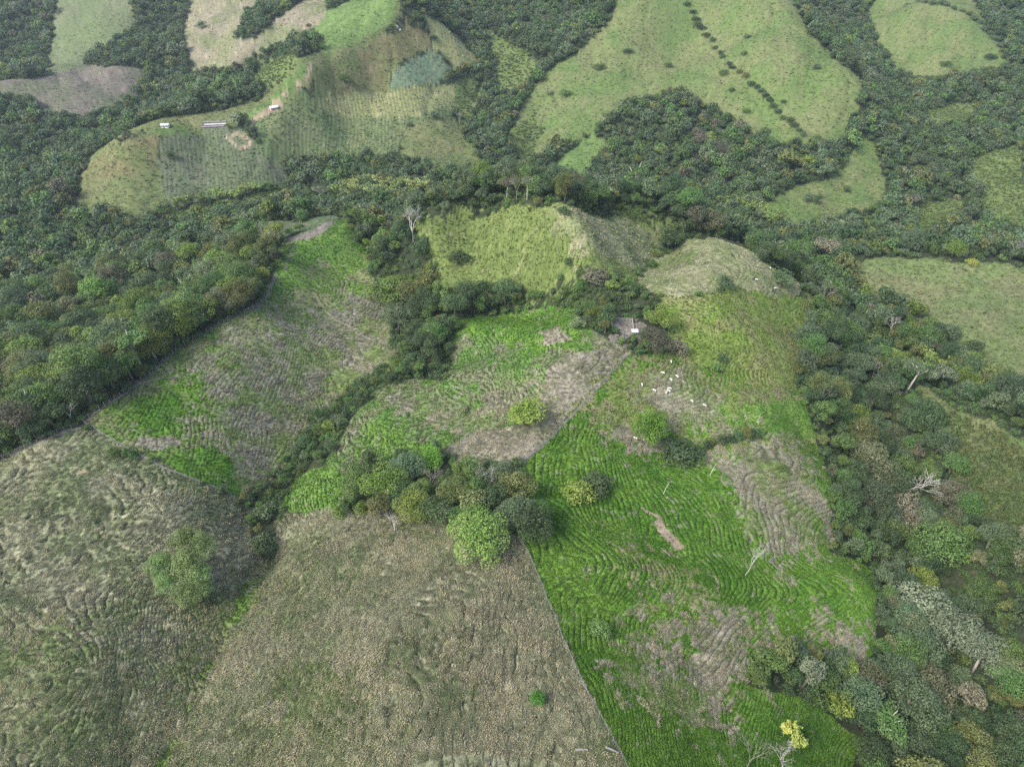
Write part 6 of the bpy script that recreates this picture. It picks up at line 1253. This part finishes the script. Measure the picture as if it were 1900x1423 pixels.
def post_mesh(h, seed):
    r = random.Random(seed); mb = MB()
    mb.tube([(0, 0, -.4), (r.uniform(-.03, .03), r.uniform(-.03, .03), h * .5), (r.uniform(-.08, .08), r.uniform(-.08, .08), h)], [.11, .10, .085], 6)
    return mb.mesh('post', POST)
for name, step, h, line, lab in FENCES:
    P2 = polyline(line, step)
    P2 += RNG.normal(0, .12, P2.shape)
    Z = ground_h(P2[:, 0], P2[:, 1])
    root = tag(empty(name, (P2[0, 0], P2[0, 1], Z[0])), lab, 'fence')
    posts = [post_mesh(h, s) for s in range(5)]
    for k in range(min(len(P2), 290)):
        o = link('post', posts[k % 5], root, (P2[k, 0] - P2[0, 0], P2[k, 1] - P2[0, 1], Z[k] - Z[0])); o.rotation_euler = (RNG.normal(0, .07), RNG.normal(0, .07), RNG.uniform(0, 6))
        s = RNG.uniform(.8, 1.2); o.scale = (s, s, RNG.uniform(.75, 1.15))
    for w in (.35, .62, .9):
        mb = MB(); mb.tube([(P2[k, 0] - P2[0, 0], P2[k, 1] - P2[0, 1], Z[k] - Z[0] + h * w) for k in range(len(P2))], .022, 3)
        link('wire', mb.mesh('wire', WIRE), root)

# ------------------------------------------------------------------ cattle
def cow_mesh():
    V, E, Rd = [], [], []
    def add(p, r, par):
        V.append(p); Rd.append(r)
        if par is not None: E.append((par, len(V) - 1))
        return len(V) - 1
    hip = add((-.62, 0, 1.02), (.30, .34), None)
    mid = add((-.1, 0, .98), (.36, .40), hip); sh = add((.52, 0, 1.04), (.28, .36), mid)
    nk = add((.86, 0, .98), (.17, .21), sh); n2 = add((1.08, 0, .72), (.14, .17), nk); hd = add((1.24, 0, .52), (.13, .15), n2); mz = add((1.42, 0, .30), (.09, .09), hd)
    add((1.16, .24, .62), (.035, .05), hd); add((1.16, -.24, .62), (.035, .05), hd)
    for s in (1, -1):
        a = add((.50, .20 * s, .66), (.12, .12), sh); b = add((.52, .20 * s, .36), (.07, .07), a); add((.51, .20 * s, .0), (.06, .06), b)
        a = add((-.68, .22 * s, .68), (.15, .14), hip); b = add((-.80, .22 * s, .42), (.08, .08), a); add((-.74, .22 * s, .0), (.06, .06), b)
    t = add((-.98, 0, 1.0), (.05, .05), hip); add((-1.06, 0, .55), (.04, .04), t)
    me = bpy.data.meshes.new('cow_body'); me.from_pydata(V, E, [])
    o = bpy.data.objects.new('cow_body', me); COL.objects.link(o)
    o.modifiers.new('skin', 'SKIN'); ss = o.modifiers.new('sub', 'SUBSURF'); ss.levels = ss.render_levels = 1
    for i, sv in enumerate(me.skin_vertices[0].data): sv.radius = Rd[i]; sv.use_root = i == 0
    dg = bpy.context.evaluated_depsgraph_get()
    out = bpy.data.meshes.new_from_object(o.evaluated_get(dg)); out.name = 'cow_body'
    bpy.data.objects.remove(o)
    out.polygons.foreach_set('use_smooth', np.full(len(out.polygons), True))
    return out
COWM = cow_mesh(); COWM.materials.append(None)
HIDE = {'w': plain('white_hide', (.66, .63, .57), .8, .06), 'c': plain('cream_hide', (.66, .58, .40), .8, .1), 't': plain('tan_hide', (.45, .28, .16), .8, .1), 'b': plain('black_hide', (.03, .03, .03), .7, .2)}
for x, y, a, c, lab in COWS:
    o = tag(link('cow', COWM, None, (x, y, gh(x, y) + .05)), lab, 'cow', 'cattle grazing on the slope')
    o.rotation_euler = (0, 0, math.radians(a)); s = .5 if c == 't' else .80; o.scale = (s * 1.05, s, s); on_obj(o, HIDE[c])

# ------------------------------------------------------------------ buildings, corral and small things
def spot(k, i=0): return SPOTS[k][i]
TIN = plain('white_tin', (.62, .66, .69), .5, .06, .5)
TURQ = plain('turquoise_tin', (.55, .74, .74), .45, .08, .5)
PINK = plain('pink_plaster', (.62, .46, .42), .85, .1, .6)
PLASTER = plain('white_plaster', (.72, .71, .68), .85, .08, .6)
PURPLE = plain('faded_mulch_film', (.22, .18, .205), .7, .2, .4)
WHITEFILM = plain('white_film', (.46, .45, .48), .6, .1, .4)
DARK = plain('dark_opening', (.03, .03, .03), .9, .1)
STONE = plain('pale_rock', (.62, .60, .56), .9, .2, .6)
LOG = plain('grey_log', (.26, .245, .22), .9, .2, 2)

def house(name, x, y, L, Wd, Hh, rz, wall, roof, label, hip=.9):
    z = gh(x, y)
    root = tag(empty(name, (x, y, z - .3), rz), label, 'house')
    link('wall', MB().box((0, 0, Hh / 2), (L, Wd, Hh)).mesh('wall', wall), root)
    rf = MB(); o = .5
    a, b, c, d = (-L / 2 - o, -Wd / 2 - o, Hh), (L / 2 + o, -Wd / 2 - o, Hh), (L / 2 + o, Wd / 2 + o, Hh), (-L / 2 - o, Wd / 2 + o, Hh)
    r1, r2 = (-L / 2 - o, 0, Hh + hip), (L / 2 + o, 0, Hh + hip)
    up = .08
    for q in ((a, b, r2, r1), (d, r1, r2, c)):
        rf.quad(*q); rf.quad(*[(p[0], p[1], p[2] + up) for p in q])
    rf.quad(a, (a[0], a[1], a[2] + up), (b[0], b[1], b[2] + up), b); rf.quad(d, c, (c[0], c[1], c[2] + up), (d[0], d[1], d[2] + up))
    link('roof', rf.mesh('roof', roof), root)
    for s in (-1, 1):
        gm = bpy.data.meshes.new('gable'); gm.from_pydata([(s * L / 2, -Wd / 2, Hh), (s * L / 2, Wd / 2, Hh), (s * L / 2, 0, Hh + hip * .95)], [], [(0, 1, 2)]); gm.materials.append(wall); link('gable', gm, root)
    link('door', MB().box((-L * .1, -Wd / 2 - .02, 1.05), (.95, .06, 2.0)).mesh('door', DARK), root)
    wm = MB().box((0, 0, 0), (.9, .06, .9)).mesh('window', DARK)
    for k in (-.34, .2, .38): link('window', wm, root, (L * k, -Wd / 2 - .02, 1.5))
    return root
x, y = spot('house_white'); house('farmhouse', x, y, 6.2, 4.8, 2.6, .1, PLASTER, TIN, 'white house with a pale metal roof alone at the end of the crop spur', .8)
x, y = spot('house_turq'); house('farmhouse', x, y, 6.8, 5.2, 2.6, .55, PINK, TURQ, 'pink house with a pale turquoise roof beside the dirt track', 1.0)
x, y = spot('roof_far'); house('farmhouse', x, y, 7, 5, 2.6, -.3, PLASTER, TIN, 'small white roofed hut half hidden in the valley trees', .7)
# drying tunnels on the spur ridge: low hoops under film
def tunnel(x, y, L, rz, mat, label):
    z = gh(x, y); mb = MB(); n = 7; prev = None
    for i in range(13):
        u = (i / 12 - .5) * L
        gx_, gy_ = x + u * math.cos(rz), y + u * math.sin(rz); zz = gh(gx_, gy_) - z
        ring = [(u, math.cos(math.pi * j / n) * 1.3, zz + math.sin(math.pi * j / n) * .75 - .1) for j in range(n + 1)]
        if prev:
            for j in range(n): mb.quad(prev[j], ring[j], ring[j + 1], prev[j + 1])
        prev = ring
    root = tag(empty('crop_tunnel', (x, y, z), rz), label, 'tunnel', 'low film tunnels on the spur ridge')
    link('cover', mb.mesh('cover', mat), root)
    hoops = MB()
    for i in range(5):
        u = (i / 4 - .5) * L * .99; zz = gh(x + u * math.cos(rz), y + u * math.sin(rz)) - z
        hoops.tube([(u, math.cos(math.pi * j / n) * 1.34, zz + math.sin(math.pi * j / n) * .80 - .1) for j in range(n + 1)], .04, 4)
    link('hoops', hoops.mesh('hoops', LOG), root)
(ax, ay), (bx, by) = spot('shed_a'), spot('shed_b')
rz = math.atan2(by - ay, bx - ax); Ls = math.hypot(bx - ax, by - ay)
for k in range(3):
    ox, oy = -math.sin(rz) * 2.9 * (k - 1), math.cos(rz) * 2.9 * (k - 1)
    tunnel((ax + bx) / 2 + ox + RNG.normal(0, 1.2), (ay + by) / 2 + oy, Ls * RNG.uniform(.55, .85), rz, (PURPLE, WHITEFILM, PURPLE)[k], '%s film tunnel on the spur ridge, %s' % (('dull purple', 'whitish', 'dull purple')[k], ('on the crop side', 'between the purple ones', 'on the wood side')[k]))
# pale boulders on the hilltop
x, y = spot('boulder')
for k, (dx, dy, s) in enumerate(((0, 0, 2.0), (3.2, .6, 1.3), (-1.6, -1.8, 1.0))):
    bm = bmesh.new(); bmesh.ops.create_icosphere(bm, subdivisions=2, radius=s)
    for v in bm.verts: v.co *= 1 + .28 * math.sin(v.co.x * 2.3 + k) * math.cos(v.co.y * 3.1 + v.co.z * 2)
    me = bpy.data.meshes.new('boulder'); bm.to_mesh(me); bm.free(); me.materials.append(STONE)
    tag(link('boulder', me, None, (x + dx, y + dy, gh(x + dx, y + dy) + s * .4)), ('largest pale rock on the brown hilltop', 'middle sized pale rock on the brown hilltop', 'smallest pale rock on the brown hilltop')[k], 'rock')

# corral: bare yard with rails, ruined walls and a sheet of white roofing
cx, cy = spot('corral'); cz = gh(cx, cy)
root = tag(empty('corral', (cx, cy, cz)), 'cattle corral of pale rails and posts on a bare dirt yard beside the twiggy tree', 'corral')
CORN = [(-5.2, -5.0), (4.4, -5.4), (5.0, 5.2), (-4.4, 5.6)]
RAIL = plain('pale_rail', (.33, .31, .27), .85, .2, 2)
pm = MB().tube([(0, 0, -.4), (0, 0, 1.7)], [.14, .12], 6).mesh('post', RAIL)
for k in range(4):
    a, b = CORN[k], CORN[(k + 1) % 4]
    for t in (0, .25, .5, .75):
        px_, py2 = a[0] + (b[0] - a[0]) * t, a[1] + (b[1] - a[1]) * t
        link('post', pm, root, (px_, py2, gh(cx + px_, cy + py2) - cz))
    for hh_ in (.5, 1.0, 1.5):
        pts = [(a[0] + (b[0] - a[0]) * t, a[1] + (b[1] - a[1]) * t, gh(cx + a[0] + (b[0] - a[0]) * t, cy + a[1] + (b[1] - a[1]) * t) - cz + hh_) for t in np.linspace(0, 1, 6)]
        link('rail', MB().tube(pts, .085, 5).mesh('rail', RAIL), root)
# outer pen line with taller poles
for k, (dx, dy, hp) in enumerate(((-8.6, -6, 3.2), (-8.4, 0, 2.2), (-8.8, 5.5, 2.0), (-5.6, 2.0, 2.2))):
    o = link('post', pm, root, (dx, dy, gh(cx + dx, cy + dy) - cz)); o.scale = (1, 1, hp / 1.7)
link('rail', MB().tube([(dx, dy, gh(cx + dx, cy + dy) - cz + 1.4) for dx, dy in ((-8.6, -6), (-8.4, 0), (-8.8, 5.5))], .07, 5).mesh('rail', RAIL), root)
for k in range(3):
    dx = -3.4 + 2.2 * k
    tag(link('feed_trough', MB().box((0, 0, .3), (1.7, .9, .08)).box((-.8, 0, .45), (.08, .9, .5)).box((.8, 0, .45), (.08, .9, .5)).box((0, -.42, .45), (1.7, .07, .5)).box((0, .42, .45), (1.7, .07, .5)).mesh('feed_trough', LOG), None, (cx + dx, cy - 7.0, gh(cx + dx, cy - 7.0))),
        ('feed trough along the corral, closest to the post line', 'middle feed trough along the corral', 'feed trough along the corral, closest to the white shelter')[k], 'trough', 'troughs beside the corral')
root = tag(empty('shelter', (cx + 4.8, cy - 4.2, gh(cx + 4.8, cy - 4.2))), 'small shelter with a white sheet roof at the corner of the corral', 'shelter')
sm = MB().tube([(0, 0, -.3), (0, 0, 2.1)], .08, 6).mesh('post', RAIL)
for dx, dy in ((-1.1, -.8), (1.1, -.8), (1.1, .8), (-1.1, .8)): link('post', sm, root, (dx, dy, 0))
link('roof', MB().box((0, 0, 2.15), (2.9, 2.2, .06), 0, Matrix.Rotation(.15, 3, 'X')).mesh('roof', TIN), root)

# fallen logs and dead stakes
for key, lab in (('log_a', 'grey fallen log in the dry field near the lower fence'), ('log_b', 'grey fallen log slanting to the lower fence')):
    (ax, ay), (bx, by) = SPOTS[key]
    tag(link('fallen_log', MB().tube([(ax, ay, gh(ax, ay) + .7), ((ax + bx) / 2, (ay + by) / 2, gh((ax + bx) / 2, (ay + by) / 2) + .75), (bx, by, gh(bx, by) + .65)], [.3, .26, .18], 7).mesh('fallen_log', LOG)), lab, 'log')
for key, lab, hh_ in (('stake_a', 'thin pale dead stake leaning in the lush grass', 5.5), ('stake_b', 'forked pale dead stake at the edge of the brown patch', 5.5)):
    (ax, ay), _b = SPOTS[key]
    z = gh(ax, ay)
    mb = MB().tube([(ax, ay, z - .2), (ax + .5, ay + .1, z + hh_ * .5), (ax + 1.3, ay + .2, z + hh_)], [.14, .11, .07], 5)
    if key == 'stake_b': mb.tube([(ax + .4, ay, z + hh_ * .42), (ax + 1.6, ay - .2, z + hh_ * .62)], [.09, .05], 5)
    tag(link('dead_stake', mb.mesh('dead_stake', WHITEBARK)), lab, 'stake')

# ------------------------------------------------------------------ haze
HAZE = 0.00008
hz = bpy.data.materials.new('haze'); hz.use_nodes = True
hn = hz.node_tree.nodes; hn.remove(hn['Principled BSDF'])
pv = hn.new('ShaderNodeVolumePrincipled'); pv.inputs['Color'].default_value = (.72, .84, .95, 1); pv.inputs['Density'].default_value = HAZE; pv.inputs['Anisotropy'].default_value = .2
hz.node_tree.links.new(pv.outputs[0], hn['Material Output'].inputs['Volume'])
zmin, zmax = float(VZ.min()), max(float(VZ.max()), CAM_H)
hb = MB().box((0, 760, (zmin - 1 + zmax + 30) / 2), (3000, 2000, zmax + 30 - zmin + 1)).mesh('haze', hz)
haze = tag(link('haze', hb), 'thin pale haze over the whole valley', None, None, 'stuff')
